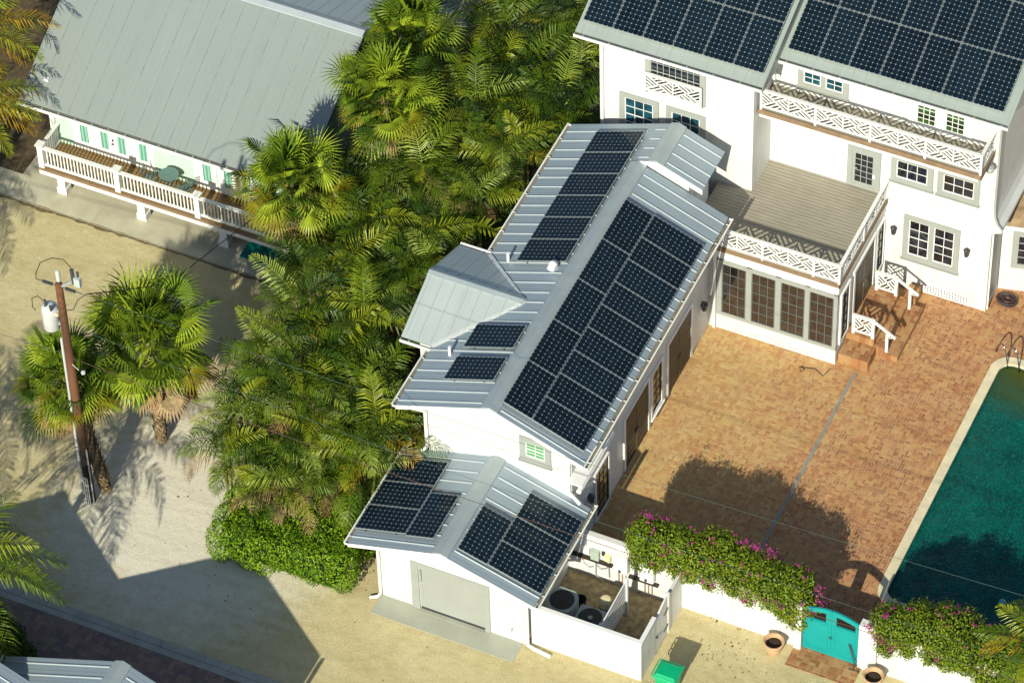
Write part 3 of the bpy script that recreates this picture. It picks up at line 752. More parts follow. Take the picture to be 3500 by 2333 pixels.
# cross gable
CZ, CY, CS = 6.24, 7.72, .43
slope('roof', [M['roof_cg'], M['seam_main']], wing, (-10.56, CY - 2.12, CZ - 2.12 * CS), (3.3, 0, 0), (0, 2.12, 2.12 * CS), .43, .02, .02, off=.12, ribto=(.03, .93))
slope('roof', [M['roof_cg'], M['seam_main']], wing, (-7.26, CY + 2.12, CZ - 2.12 * CS), (-3.3, 0, 0), (0, -2.12, 2.12 * CS), .43, .02, .02, off=.25, ribto=(.03, .93))
ridge_cap(wing, (-10.56, CY, CZ), (-7.3, CY, CZ), CS, .14, 'ridge')
vb = MB()
vb.bar((-9.5, CY - 2.12, 5.34), (-7.32, CY - .02, 6.22), .12, .03); vb.bar((-9.5, CY + 2.12, 5.34), (-7.32, CY + .02, 6.22), .12, .03)
vb.build('valley_flashing', M['ridge_l'], wing)
gutter(wing, (-10.56, CY - 2.12, 5.31), (-9.5, CY - 2.12, 5.31), (0, -1, 0)); gutter(wing, (-9.5, CY + 2.12, 5.31), (-10.56, CY + 2.12, 5.31), (0, 1, 0))
pipe(wing, [(-9.62, 5.45, 5.2), (-9.4, 5.6, 4.9), (-8.8, 5.8, 4.6), (-8.76, 5.85, .2)])
# front gable downspouts
pipe(wing, [(-9.45, 3.15, 5.16), (-8.9, 3.3, 5.05), (-8.72, 3.43, 4.9), (-8.72, 3.43, 3.25), (-8.85, 3.3, 3.12)], .06)
pipe(wing, [(-3.3, 3.25, 5.16), (-3.75, 3.4, 4.95), (-3.9, 3.43, 4.7), (-3.9, 3.43, 3.35), (-3.5, 3.35, 3.05)], .06)
# lower hood gutter on the courtyard side
hd = MB(); hd.box(-3.83, -3.35, 3.2, 5.6, 4.05, 4.13); hd.tube([(-3.4, 3.05, 4.0), (-3.4, 5.6, 4.0)], .085, 10); hd.build('door_hood', M['trim'], wing)
FR = Face(0, -3.83); FG = Face(1, 3.5)
plank_door(wing, FR, 10.92, 12.75, .05, 2.45); plank_door(wing, FR, 7.5, 9.3, .05, 2.45)
window(wing, FR, 9.5, 10.45, .35, 2.5, 1, 2, 5, .12, 'amber', 'black', 'trim', 'window')
gd = window(wing, FR, 5.1, 6.25, .03, 2.35, 1, 3, 5, .1, 'amber', 'black', 'trim', 'glazed_door', sill=False)
lantern(wing, FR, 13.64, 1.6); lantern(wing, FR, 4.64, 1.8)
window(wing, FG, -5.55, -4.5, 4.15, 5.2, 1, 2, 4, .2, 'blind')
vt = MB().tube([(-8.72, 9.58, 5.55), (-8.72, 9.58, 5.98)], .05, 10).build('vent_pipe', M['trim'], wing)
vt = MB().tube([(-8.72, 5.27, 5.55), (-8.72, 5.27, 5.98)], .05, 10).build('vent_pipe', M['trim'], wing)
vt = MB().tube([(-7.0, 9.32, 6.25), (-7.0, 9.3, 6.5), (-6.97, 9.16, 6.6), (-6.97, 8.98, 6.56)], [.14, .14, .14, .12], 12).build('roof_vent', M['trim'], wing)
# panels on the wing
cs_ = math.cos(math.atan(S4)); sn_ = math.sin(math.atan(S4))
DR = V3(cs_, 0, -sn_); DLft = V3(-cs_, 0, -sn_); YY = V3(0, 1, 0)
def on_r(s_, y): return V3(RX, y, RZ) + DR * s_        # s metres down the right slope from the ridge
def on_l(s_, y): return V3(RX, y, RZ) + DLft * s_
for k in range(5):
    put_panel(on_r(.24 + PW / 2, 3.40 + PL / 2 + k * 1.851), DR, YY, f"solar panel of the courtyard slope's ridge-side column, {ORD[k]} from the garage end")
for k in range(9):
    put_panel(on_r(.24 + PW + .02 + PL / 2, 3.40 + PW / 2 + k * 1.0345), YY, DR, f"solar panel of the courtyard slope's gutter-side column, {ORD[k]} from the garage end")
for k in range(6):
    put_panel(on_l(.35 + PL / 2, 9.46 + PW / 2 + k * 1.0395), YY, DLft, f"solar panel {ORD[k]} from the white vent on the pool house's palm side")
put_panel(on_l(.34 + PL / 2, 5.52 + PW / 2), YY, DLft, 'solar panel beside the cross gable valley, upper of a loose pair')
put_panel(on_l(.34 + PL / 2, 4.08 + PW / 2), YY, DLft, 'solar panel below the gap, lower of a loose pair by the cross gable')

# ================================================================== GARAGE
gar = thing('garage', 'low white garage with grey door and gabled metal roof at the sandy drive', 'garage', (-6.25, 1.7, 0))
GX, GZ, GS = -6.3, 3.80, .322
gw = MB(); gw.box(-8.68, -3.83, -.12, 3.48, 0, 2.95); gw.prism([(-8.68, -.12, 2.95), (-3.83, -.12, 2.95), (GX, -.12, GZ - .1)], (0, 3.6, 0)); gw.build('wall', M['white'], gar)
slope('roof', RM, gar, (-9.46, -.7, GZ - 3.16 * GS), (0, 4.2, 0), (3.16, 0, 3.16 * GS), .45, off=.3, ribto=(0, .9))
slope('roof', RM, gar, (-3.2, 3.5, GZ - 3.1 * GS), (0, -4.2, 0), (-3.1, 0, 3.1 * GS), .45, off=.22, ribto=(0, .9))
ridge_cap(gar, (GX, -.7, GZ), (GX, 3.48, GZ), GS, .25)
fa = MB()
for a, b in (((-9.46, -.71, GZ - 3.16 * GS), (GX, -.71, GZ)), ((GX, -.71, GZ), (-3.2, -.71, GZ - 3.1 * GS))):
    a, b = Vector(a), Vector(b); fa.prism([a, b, b - V3(0, 0, .15), a - V3(0, 0, .15)], (0, .025, 0))
fa.build('fascia', M['trim'], gar)
gutter(gar, (-9.46, -.7, 2.79), (-9.46, 3.9, 2.79), (-1, 0, 0), .12); gutter(gar, (-3.2, 3.7, 2.81), (-3.2, -.7, 2.81), (1, 0, 0), .13, .12)
pipe(gar, [(-9.5, -.4, 2.68), (-9.0, -.25, 2.45), (-8.74, -.16, 2.3), (-8.74, -.16, .12), (-8.78, -.3, .08), (-9.0, -.42, .06)], .055)
pipe(gar, [(-3.2, -.5, 2.68), (-3.4, -.3, 2.45), (-3.72, -.18, 2.2), (-3.72, -.18, .1), (-3.5, -.22, .06), (-2.9, -.3, .06)], .06)
FGA = Face(1, -.12)
mb = MB(); FGA.box(mb, -7.64, -7.38, 0, 2.24, -.02, .05); FGA.box(mb, -5.16, -4.98, 0, 2.24, -.02, .05); FGA.box(mb, -7.38, -5.16, 2.12, 2.24, -.02, .047)
gd = mb.build('garage_door', M['grey_trim'], gar)
mb = MB(); FGA.box(mb, -7.36, -5.17, .14, 2.12, -.01, .012); mb.build('shutter', plain('grey_shutter', (.30, .325, .30), .5, .05, 1.5), gd)
mb = MB(); FGA.box(mb, -7.36, -5.17, .03, .138, -.01, .006); mb.build('door_gap', M['black'], gd)
mb = MB(); mb.tube([(-7.31, -.17, 1.95), (-7.31, -.17, 1.5), (-7.31, -.2, 1.42)], .03, 8); mb.build('latch', M['galv'], gd)
th = MB().box(-7.36, -5.17, -.28, -.13, .0, .03).build('threshold', M['drive'], gd)
tap = MB(); tap.tube([(-4.24, -.12, .6), (-4.24, -.22, .6), (-4.24, -.22, .52)], .018, 6); tap.bar((-4.3, -.2, .62), (-4.18, -.2, .62), .02, .02); tap.build('garden_tap', M['galv'], gar)
cg_ = math.cos(math.atan(GS)); sg_ = math.sin(math.atan(GS))
GDR = V3(cg_, 0, -sg_); GDL = V3(-cg_, 0, -sg_)
gl = lambda s_, y: V3(GX, y, GZ) + GDL * s_
gr = lambda s_, y: V3(GX, y, GZ) + GDR * s_
e0 = 3.16 / cg_ - PL - .02
for k, nm in enumerate(('nearest the garage door', 'in the middle', 'nearest the pool house')):
    put_panel(gl(e0 + PL / 2, -.16 + PW / 2 + k * 1.035), YY, GDL, f"solar panel at the garage's hedge-side eave, {nm} of three")
put_panel(gl(e0 - .02 - PW / 2, -.22 + PL / 2), GDL, YY, 'upright solar panel nearest the ridge on the hedge side of the garage')
put_panel(gr(.36 + PW / 2, -.28 + PL / 2), GDR, YY, 'upright solar panel nearest the ridge on the utility-yard side of the garage')
for k, nm in enumerate(('nearest the garage front', 'in the middle', 'nearest the pool house')):
    put_panel(gr(.36 + PW + .02 + PL / 2, -.26 + PW / 2 + k * 1.035), YY, GDR, f"solar panel above the utility yard gutter, {nm} of three")

# ================================================================== MAIN HOUSE
main = thing('main_house', 'tall white house with solar roofs, lattice balconies and glazed sunroom', 'house', (-2, 21, 0))
MS = .4
wl = MB(); wl.box(-8.8, -3.45, 16.9, 27, 0, 9.5); wl.box(-3.45, 4.25, 18.45, 28, 0, 9.5)
wl.prism([(-8.8, 16.9, 9.5), (-8.8, 27, 9.5), (-8.8, 21.9, 11.4)], (5.75, 0, 0)); wl.prism([(-3.0, 18.45, 9.5), (-3.0, 28.35, 9.5), (-3.0, 23.4, 11.38)], (7.25, 0, 0))
wl.build('wall', M['white'], main)
RMM = [M['roof_main'], M['seam_main']]
slope('roof', RMM, main, (-9.42, 16.4, 9.32), (6.46, 0, 0), (0, 5.5, 5.5 * MS), .43, .018, .018, off=.2)
slope('roof', RMM, main, (-2.96, 27.4, 9.32), (-6.46, 0, 0), (0, -5.5, 5.5 * MS), .43, .018, .018, off=.2)
slope('roof', RMM, main, (-3.42, 17.9, 9.28), (8.1, 0, 0), (0, 5.5, 5.5 * MS), .43, .018, .018, off=.25)
slope('roof', RMM, main, (4.68, 28.9, 9.28), (-8.1, 0, 0), (0, -5.5, 5.5 * MS), .43, .018, .018, off=.25)
ck = MB(); ck.prism([(-3.02, 16.45, 9.22), (-3.02, 21.9, 11.40), (-3.02, 27.3, 9.22), (-3.02, 27.3, 9.0), (-3.02, 16.45, 9.0)], (.025, 0, 0)); ck.build('gable_board', M['grey_trim'], main)
gutter(main, (-9.42, 16.4, 9.30), (-2.96, 16.4, 9.30), (0, -1, 0), .13, .11); gutter(main, (-3.05, 17.9, 9.26), (4.68, 17.9, 9.26), (0, -1, 0), .13, .11)
sf = MB(); sf.box(-9.3, -3.0, 16.42, 16.9, 9.17, 9.2); sf.box(-3.44, 4.6, 17.93, 18.45, 9.13, 9.16); sf.build('soffit', M['trim'], main)
pipe(main, [(-8.72, 16.45, 9.1), (-8.7, 16.84, 8.9), (-8.7, 16.84, .2)], .06); pipe(main, [(-3.36, 18.0, 9.1), (-3.36, 18.38, 8.9), (-3.36, 18.38, 7.7)], .05)
pipe(main, [(-8.98, 16.5, 9.15), (-8.98, 16.8, 9.0)], .1, 'corner_bracket')
FL = Face(1, 16.9); FM = Face(1, 18.45)
window(main, FL, -8.1, -6.72, 4.9, 6.75, 1, 3, 4, .19, 'glass_teal'); window(main, FL, -6.46, -5.09, 4.9, 6.73, 1, 3, 4, .19, 'glass_teal')
window(main, FL, -7.19, -5.1, 7.17, 9.05, 1, 8, 4, .17, 'glass', 'grey_trim', 'grey_trim', 'balcony_door', sill=False)
lattice_rail(main, (-7.13, 16.72), (-5.2, 16.72), 7.33, 8.08, 2, 2, .06, 'juliet_railing')
window(main, FM, -2.56, -.84, 7.78, 9.1, 2, 2, 4, .19, 'glass_teal')
window(main, FM, 1.2, 3.36, 7.42, 9.06, 2, 3, 5, .2, 'door_green', 'trim', 'trim', 'french_door', sill=False, sash=.11)
window(main, FM, .73, 2.17, 4.82, 5.97, 1, 3, 2, .19); window(main, FM, 2.32, 3.75, 4.82, 5.97, 1, 3, 2, .19)
window(main, FM, 1.28, 3.22, 1.42, 3.42, 2, 2, 4, .19, bot=.22)
window(main, FM, -.76, .38, 4.03, 5.80, 1, 3, 5, .17, 'glass', 'grey_trim', 'grey_trim', 'deck_door', sill=False, sash=.1, bot=.12)
hb = MB(); hb.tube([(-.5, 18.33, 4.95), (-.38, 18.3, 4.97)], .02, 6); hb.build('door_handle', M['galv'], main)
lantern(main, FM, .97, 2.6, .17, .4); lantern(main, FM, 3.5, 2.6, .17, .4); lantern(main, FM, -1.15, 6.9, .16, .3)
bx = MB(); FM.box(bx, .12, .2, 4.6, 4.75, 0, .05); bx.build('switch_box', M['trim'], main)
# base lattice vents
def base_vent(x0, x1, y, z0, z1, st):
    o = MB().box(x0, x1, y - .004, y + .01, z0, z1).build('base_vent', M['black'], main)
    g = MB(); n1 = int((x1 - x0) / st); n2 = max(1, int((z1 - z0) / st))
    for i in range(n1 + 1): q = x0 + (x1 - x0) * i / n1; g.box(q - st * .27, q + st * .27, y - .012, y - .0045, z0, z1)
    for j in range(n2 + 1): q = z0 + (z1 - z0) * j / n2; g.box(x0 - st * .27, x1 + st * .27, y - .011, y - .0042, q - st * .27, q + st * .27)
    g.build('lattice', M['trim'], o)
base_vent(1.72, 3.64, 18.44, .07, .42, .095); base_vent(-3.3, -2.1, 14.32, .08, .24, .065); base_vent(-1.55, -.3, 14.32, .08, .24, .065)
# upper balcony
bl = MB(); bl.box(-3.42, 4.12, 17.2, 18.45, 7.32, 7.48); bl.build('balcony_floor', M['deck'], main)
bf = MB(); bf.box(-3.42, 4.14, 17.17, 17.198, 7.30, 7.5); bf.box(4.122, 4.15, 17.17, 18.44, 7.30, 7.5); bf.build('balcony_fascia', M['fascia'], main)
bw_ = MB(); bw_.box(-3.42, 4.0, 17.3, 18.44, 7.05, 7.31); bw_.build('balcony_beam', M['trim'], main)
lattice_rail(main, (-3.32, 17.22), (4.09, 17.22), 7.6, 8.37, 8, 2, .075, 'balcony_railing')
lattice_rail(main, (4.09, 17.26), (4.09, 18.42), 7.6, 8.37, 1, 2, .07, 'balcony_railing', (0, 1))
sc = MB().lathe((4.12, 18.1, 6.95), [(.02, -.14), (.12, -.1), (.15, 0), (.12, .1), (.02, .14)], 12).build('flood_lamp', M['galv'], main)
# right side flare, side door, bay
fl = MB(); prof = [(4.27, 9.3), (4.27, 5.05), (4.285, 4.75), (4.32, 4.46), (4.42, 4.2), (4.58, 4.0), (4.58, 3.84), (4.28, 3.7), (4.21, 3.7), (4.21, 9.3)]
fl.prism([(a, 18.452, z) for a, z in prof][::-1], (0, 9.5, 0)); fl.build('flared_side_wall', M['bluegrey'], main)
ft = MB()
for (a, z), (b, z2) in zip(prof[:5], prof[1:6]): ft.bar((a + .012, 18.44, z), (b + .012, 18.44, z2), .03, .07)
ft.build('flare_trim', M['grey_trim'], main)
sd = MB(); sd.box(4.252, 4.28, 18.52, 19.5, .35, 3.64); sd.build('side_panel', M['grey_trim'], main); pipe(main, [(4.3, 18.5, 3.7), (4.3, 18.5, 3.0), (4.3, 18.5, .1)], .03)
by = MB(); by.prism([(4.27, 19.6, 0), (5.6, 19.92, 0), (6.7, 20.6, 0), (6.7, 24, 0), (4.27, 24, 0)], (0, 0, 2.95)); by.build('bay_wall', M['white'], main)
brf = MB(); brf.prism([(4.2, 19.5, 2.96), (5.65, 19.83, 2.96), (6.9, 20.5, 2.96), (6.9, 24, 2.96), (4.2, 24, 2.96)], (0, 0, .07)); brf.build('bay_cornice', M['trim'], main)
brr = MB(); brr.face([V3(4.22, 19.55, 3.04), V3(5.65, 19.88, 3.04), V3(5.0, 24, 5.4), V3(4.22, 24, 5.4)]); brr.face([V3(5.65, 19.88, 3.04), V3(6.85, 20.55, 3.04), V3(6.85, 24, 4.6), V3(5.0, 24, 5.4)])
brr.build('bay_roof', M['shingle'], main)
d_ = V3(1.33, .32, 0).normalized(); n_ = V3(d_.y, -d_.x, 0)
bwn = MB(); c0 = V3(4.27, 19.6, 0)
def bbox(mb, a0, a1, z0, z1, t0, t1): mb.obox(c0 + d_ * (a0 + a1) / 2 + n_ * (t0 + t1) / 2 + V3(0, 0, (z0 + z1) / 2), d_ * (a1 - a0) / 2, n_ * (t1 - t0) / 2, V3(0, 0, (z1 - z0) / 2))
bbox(bwn, .35, .56, 1.1, 2.8, -.01, .05); bbox(bwn, 1.08, 1.28, 1.1, 2.8, -.01, .05); bbox(bwn, .56, 1.08, 1.1, 1.3, -.01, .048); bbox(bwn, .56, 1.08, 2.6, 2.8, -.01, .048)
for z in (1.62, 1.95, 2.28): bbox(bwn, .56, 1.08, z - .015, z + .015, -.01, .03)
bw2 = bwn.build('window', M['grey_trim'], main); g_ = MB(); bbox(g_, .56, 1.08, 1.3, 2.6, -.01, .012); g_.build('pane', M['glass'], bw2)
# sunroom
su = MB(); su.box(-4.6, .61, 14.33, 18.44, 0, 3.75); su.build('sunroom_wall', M['white'], main)
dk = MB(); dk.box(-4.6, .66, 14.27, 18.44, 3.9, 4.0); dk.build('deck_floor', M['deck'], main)
df = MB(); df.box(-3.9, .69, 14.235, 14.268, 3.74, 3.9); df.box(.662, .695, 14.235, 18.44, 3.74, 3.9); df.build('deck_fascia', M['fascia'], main)
cn = MB(); cn.box(-3.7, .65, 14.27, 14.33, 3.46, 3.735); cn.box(.612, .655, 14.27, 18.42, 3.46, 3.735); cn.build('cornice', M['trim'], main)
lattice_rail(main, (-3.75, 14.29), (.64, 14.29), 3.98, 4.74, 5, 2, .075, 'deck_railing', (0, 1), 1)
lattice_rail(main, (.64, 14.33), (.64, 18.4), 3.98, 4.74, 4, 2, .075, 'deck_railing', (0, 1))
FS = Face(1, 14.33); FSS = Face(0, .61)
mb = MB()
for a, b in ((-3.55, -3.38), (-2.54, -2.35), (-1.52, -1.33), (-.5, -.34), (.49, .62)): FS.box(mb, a, b, .7, 3.3, -.02, .04)
FS.box(mb, -3.55, .62, 3.13, 3.3, -.02, .043); FS.box(mb, -3.55, .62, .7, .84, -.02, .043)
swf = mb.build('sunroom_frame', M['grey_trim'], main)
for a, b in ((-3.38, -2.54), (-2.35, -1.52), (-1.33, -.5), (-.34, .49)):
    g_ = MB(); FS.box(g_, a, b, .84, 3.13, -.01, .008); p_ = g_.build('glazing', M['glass_brown'], swf)
mu = MB()
for a, b in ((-3.38, -2.54), (-2.35, -1.52), (-1.33, -.5), (-.34, .49)):
    for t in (1, 2): q = a + (b - a) * t / 3; FS.box(mu, q - .012, q + .012, .84, 3.13, -.01, .022)
    for t in range(1, 5): z = .84 + 2.29 * t / 5; FS.box(mu, a, b, z - .012, z + .012, -.01, .02)
    for q in (a + .02, b - .02): FS.box(mu, q - .02, q + .02, .84, 3.13, -.01, .026)
mu.build('muntin', plain('dark_muntin', (.10, .12, .115), .5), swf)
plank_door(main, FSS, 15.8, 17.5, .62, 2.95)
window(main, FSS, 14.55, 15.35, .75, 3.1, 1, 2, 5, .1, 'glass_teal', 'black', 'trim', sill=False); window(main, FSS, 17.68, 18.4, .85, 3.05, 1, 2, 5, .08, 'glass_teal', 'black', 'trim', sill=False)
pipe(main, [(-3.62, 14.26, 3.6), (-3.62, 14.26, .05)], .055)
# panels, main roofs
cm = math.cos(math.atan(MS)); sm_ = math.sin(math.atan(MS)); UP = V3(0, cm, sm_)
for r_, rn in enumerate(('gutter row', 'second row', 'top row')):
    for k in range(6):
        put_panel(V3(-9.28 + PW / 2 + k * 1.034, 16.4, 9.32) + UP * (.40 + PL / 2 + r_ * 1.852), V3(1, 0, 0), UP, f"solar panel in the {rn} of the left main roof, {ORD[k]} from the palms")
for r_, rn in enumerate(('gutter row', 'second row', 'top row')):
    for k in range(7):
        put_panel(V3(-2.84 + PW / 2 + k * 1.034, 17.9, 9.28) + UP * (.32 + PL / 2 + r_ * 1.852), V3(1, 0, 0), UP, f"solar panel in the {rn} of the right main roof, {ORD[k]} from the roof step")

# brick steps with railings
st = thing('brick_steps', 'brick stoop with three treads leading to the sunroom double doors', 'steps', (1.5, 16.3, 0))
sb = MB(); sb.box(.62, 1.6, 15.2, 17.45, 0, .70); sb.build('landing', M['step_brick'], st)
for x0, x1, z in ((1.602, 1.95, .47), (1.952, 2.42, .235)): MB().box(x0, x1, 15.22, 17.6, 0, z).build('tread', M['step_brick'], st)
MB().box(.64, 1.68, 14.48, 15.19, 0, .42).build('side_block', M['step_brick'], st)
bg_ = MB(); bg_.box(1.7, 2.1, 17.62, 18.2, 0, .5); pl_ = bg_.build('side_block', M['step_brick'], st)
for y0, lab in ((15.3, 'white lattice stair railing of the brick steps by the low brick block'), (17.36, 'white lattice stair railing on the far side of the brick steps, by the house wall')):
    rl = thing('stair_railing', lab, 'railing', (1.2, y0, .7), 'white railings of the brick steps')
    lattice_rail(rl, (.85, y0), (1.52, y0), .78, 1.55, 1, 1, .1, 'lattice_panel')
    hr = MB(); hr.bar((1.52, y0, 1.5), (2.28, y0 + .03, .98), .08, .06); hr.build('handrail', M['trim'], rl)
    po = MB(); po.box(1.96, 2.05, y0 - .02, y0 + .07, .235, 1.1); po.build('newel_post', M['trim'], rl)
    rg = MB(); rg.tube([(2.05 + .07 + .06 * math.cos(t), y0 + .03, .98 + .06 * math.sin(t)) for t in [k * math.pi / 5 for k in range(11)]], .015, 6); rg.build('scroll', M['trim'], rl)

# ================================================================== LEFT NEIGHBOUR HOUSE
lh = thing('neighbour_house', 'mint green cottage on short posts with large grey metal roof and white porch rail', 'house', (-22.3, 15, 0))
MB().box(-27.0, -17.4, 12.3, 20.6, 1.0, 3.9).build('wall', M['mint'], lh)
RL = [M['roof_left'], M['seam_left']]
HS = .515; HE = 11.42; HZ = 3.70; HR = 16.5; HW = 10.55
slope('roof', RL, lh, (-27.62, HE, HZ), (HW, 0, 0), (0, HR - HE, (HR - HE) * HS),   .625, .014, .007, off=.63, th=.1)
slope('roof', [M['roof_cg'], M['seam_main']], lh, (-27.62 + HW, 2 * HR - HE, HZ + (HR - HE) * (HS - .36)), (-HW, 0, 0), (0, -(HR - HE), (HR - HE) * .36), .42, .022, .014, off=.3, th=.1)  # far slope in paler bluish steel, sky light put into its colour
ridge_cap(lh, (-27.62, HR, HZ + (HR - HE) * HS), (-27.62 + HW, HR, HZ + (HR - HE) * HS), HS, .22, 'ridge_b', .36)
gutter(lh, (-27.62, HE, HZ - .01), (-27.62 + HW, HE, HZ - .01), (0, -1, 0), .15, .12, .63, 'gutter')
MB().prism([(-26.9, 12.35, 3.9), (-26.9, 20.6, 3.9), (-26.9, HR, HZ + (HR - HE) * HS - .25)], (9.4, 0, 0)).build('gable', M['mint'], lh)
MB().box(-27.5, -17.2, HE + .05, 12.3, HZ - .16, HZ - .12).build('soffit', M['trim'], lh)
fp = MB(); fp.box(-26.85, -17.2, 11.0, 12.3, 1.1, 1.2); fp.build('porch_floor', M['deck_l'], lh)
fp = MB(); fp.box(-26.9, -17.2, 10.93, 10.998, 1.09, 1.19); fp.build('porch_edge', M['fascia'], lh)
fp = MB(); fp.box(-26.9, -17.2, 10.98, 11.2, .86, 1.088); fp.box(-26.9, -26.7, 11.2, 12.3, .86, 1.088); fp.build('porch_beam', M['trim'], lh)
for x in (-26.2, -23.15, -20.05, -17.5):
    for y_ in (11.13, 15.5, 19.8):
        p_ = MB(); p_.box(x - .14, x + .14, y_, y_ + .28, .28, 1.0 if y_ > 12 else .86); p_.box(x - .18, x + .18, y_ - .03, y_ + .31, 0, .28); p_.build('support_post', M['trim'], lh)
def baluster(parent, p0, p1, zb, zt, name='porch_railing', gap=.128):
    a, b = V3(*p0, 0), V3(*p1, 0); d = b - a; n_ = int(d.length / gap); mb = MB()
    mb.bar(a + V3(0, 0, zt - .03), b + V3(0, 0, zt - .03), .13, .06); mb.bar(a + V3(0, 0, zb + .03), b + V3(0, 0, zb + .03), .07, .07)
    for k in range(1, n_):
        p = a + d * k / n_; mb.box(p.x - .021, p.x + .021, p.y - .021, p.y + .021, zb + .06, zt - .06)
    return mb.build(name, M['trim'], parent)
XP = [-26.77, -23.86, -20.85, -17.9]
for a, b in zip(XP, XP[1:]): rl = baluster(lh, (a + .1, 11.05), (b - .1, 11.05), 1.28, 2.13)
rl = baluster(lh, (-26.77, 11.15), (-26.77, 12.28), 1.28, 2.13)
for x in XP:
    p_ = MB(); p_.box(x - .1, x + .1, 10.96, 11.16, 1.12, 2.2); p_.box(x - .14, x + .14, 10.92, 11.2, 2.2, 2.26); p_.build('porch_post', M['trim'], lh)
cb = MB(); cb.box(-27.02, -26.85, 12.18, 12.298, 1.0, 4.2); cb.build('corner_board', M['trim'], lh)
FH = Face(1, 12.3)
def lh_unit(a0, a1, zb=1.25):
    mb = MB(); FH.box(mb, a0, a1, zb, 3.5, -.02, .04); return mb
def lh_door(name, a0, a1, panes):
    fr = lh_unit(a0, a1).build(name, M['trim'], lh)
    g_ = MB(); 
    for x in panes: FH.box(g_, x, x + .3, 1.62, 3.3, .02, .047)
    g_.build('pane', M['curtain'], fr)
    e_ = MB()
    for x in panes: FH.box(e_, x - .035, x - .002, 1.58, 3.34, .02, .052); FH.box(e_, x + .302, x + .335, 1.58, 3.34, .02, .052); FH.box(e_, x - .035, x + .335, 1.57, 1.615, .02, .05)
    e_.build('glazing_bead', M['trim'], fr); return fr
lh_door('window', -26.2, -25.36, (-25.9,))
d1 = lh_door('french_door', -25.34, -24.0, (-25.12, -24.47))
h_ = MB(); h_.box(-24.66, -24.62, 12.2, 12.26, 2.12, 2.2); h_.box(-24.7, -24.62, 12.2, 12.25, 1.96, 2.0); h_.build('handle', M['black'], d1)
lh_door('window', -23.98, -23.1, (-23.66,))
lh_door('window', -21.6, -20.75, (-21.25,)); d2 = lh_door('french_door', -20.7, -19.3, (-20.45, -19.8))
h_ = MB(); h_.box(-19.95, -19.91, 12.2, 12.26, 2.12, 2.2); h_.build('handle', M['black'], d2)
# porch furniture
tb = thing('bistro_table', 'round grey-green metal bistro table on the neighbour porch', 'table', (-22.3, 11.78, 1.2))
MB().lathe((-22.3, 11.78, 1.9), [(.3, 0), (.33, .0), (.335, .03), (.3, .03)], 20).build('table_top', M['table'], tb)
for k in range(4):
    t = k * math.pi / 2 + .5; MB().tube([(-22.3 + .28 * math.cos(t), 11.78 + .28 * math.sin(t), 1.2), (-22.3 - .1 * math.cos(t), 11.78 - .1 * math.sin(t), 1.9)], .014, 5).build('leg', M['table'], tb)
def bistro_chair(x, y, rz, lab):
    c = thing('bistro_chair', lab, 'chair', (x, y, 1.2), 'bistro chairs on the neighbour porch')
    cr, sr = math.cos(rz), math.sin(rz)
    W = lambda a, b, z: (x + a * cr - b * sr, y + a * sr + b * cr, 1.2 + z)
    s_ = MB()
    for k in range(6): q = -.17 + k * .068; s_.bar(W(q, -.19, .45), W(q, .19, .45), .045, .015)
    s_.build('seat', M['table'], c)
    b_ = MB()
    for z in (.62, .72, .82): b_.bar(W(-.23, -.17, z), W(-.23, .17, z), .014, .045)
    b_.build('backrest', M['table'], c)
    for sg in (-.18, .18):
        MB().tube([W(.2, sg, 0), W(-.19, sg, .45), W(-.24, sg, .86)], .012, 5).build('leg', M['table'], c); MB().tube([W(-.2, sg, 0), W(.18, sg, .45)], .012, 5).build('leg', M['table'], c)
bistro_chair(-22.98, 11.68, .2, 'folding metal chair left of the porch bistro table'); bistro_chair(-21.66, 11.68, math.pi - .5, 'folding metal chair right of the porch bistro table, by the post')
kb_ = thing('plastic_mat', 'dark teal plastic mat lying in shade below the neighbour porch', 'mat', (-18.4, 11.3, 0))
MB().box(-19.35, -17.2, 10.9, 11.9, .013, .06).build('mat_sheet', M['tealp'], kb_)

# ================================================================== BOTTOM-LEFT BUILDING
nb = thing('near_house', 'corner of a pale metal-roofed house at the bottom left edge', 'house', (-14, -12, 0))
w_ = MB(); w_.box(-16.2, -9.2, -22, -9.4, 0, 3.3); w_.prism([(-16.2, -9.4, 3.3), (-9.2, -9.4, 3.3), (-12.6, -9.4, 4.85)], (0, -12, 0)); w_.box(-22.6, -16.3, -22, -10.4, 0, 3.7); w_.prism([(-22.6, -10.4, 3.7), (-16.2, -10.4, 3.9), (-19, -10.4, 5.2)], (0, -11, 0)); w_.build('wall', M['white'], nb)
RN = [M['roof_wing'], M['rib']]
slope('roof', RN, nb, (-16.7, -22, 5.0 - 4.1 * .45), (0, 13.09, 0), (4.1, 0, 4.1 * .45), .45, off=.25, ribto=(0, .92))
slope('roof', RN, nb, (-8.9, -8.91, 5.0 - 3.7 * .445), (0, -13.09, 0), (-3.7, 0, 3.7 * .445), .45, off=.4, ribto=(0, .92))
ridge_cap(nb, (-12.6, -22, 5.0), (-12.6, -8.91, 5.0), .445, .26)
slope('roof', RN, nb, (-15.3, -9.87, 5.4 - 3.7 * .45), (0, -12.1, 0), (-3.7, 0, 3.7 * .45), .45, off=.4)
slope('roof', RN, nb, (-23.4, -22, 5.4 - 4.4 * .46), (0, 12.13, 0), (4.4, 0, 4.4 * .46), .45, off=.3)
ridge_cap(nb, (-19, -22, 5.4), (-19, -9.87, 5.4), .45, .26)
gutter(nb, (-16.72, -22, 3.14), (-16.72, -8.91, 3.14), (-1, 0, 0)); gutter(nb, (-8.88, -8.91, 3.34), (-8.88, -22, 3.34), (1, 0, 0))

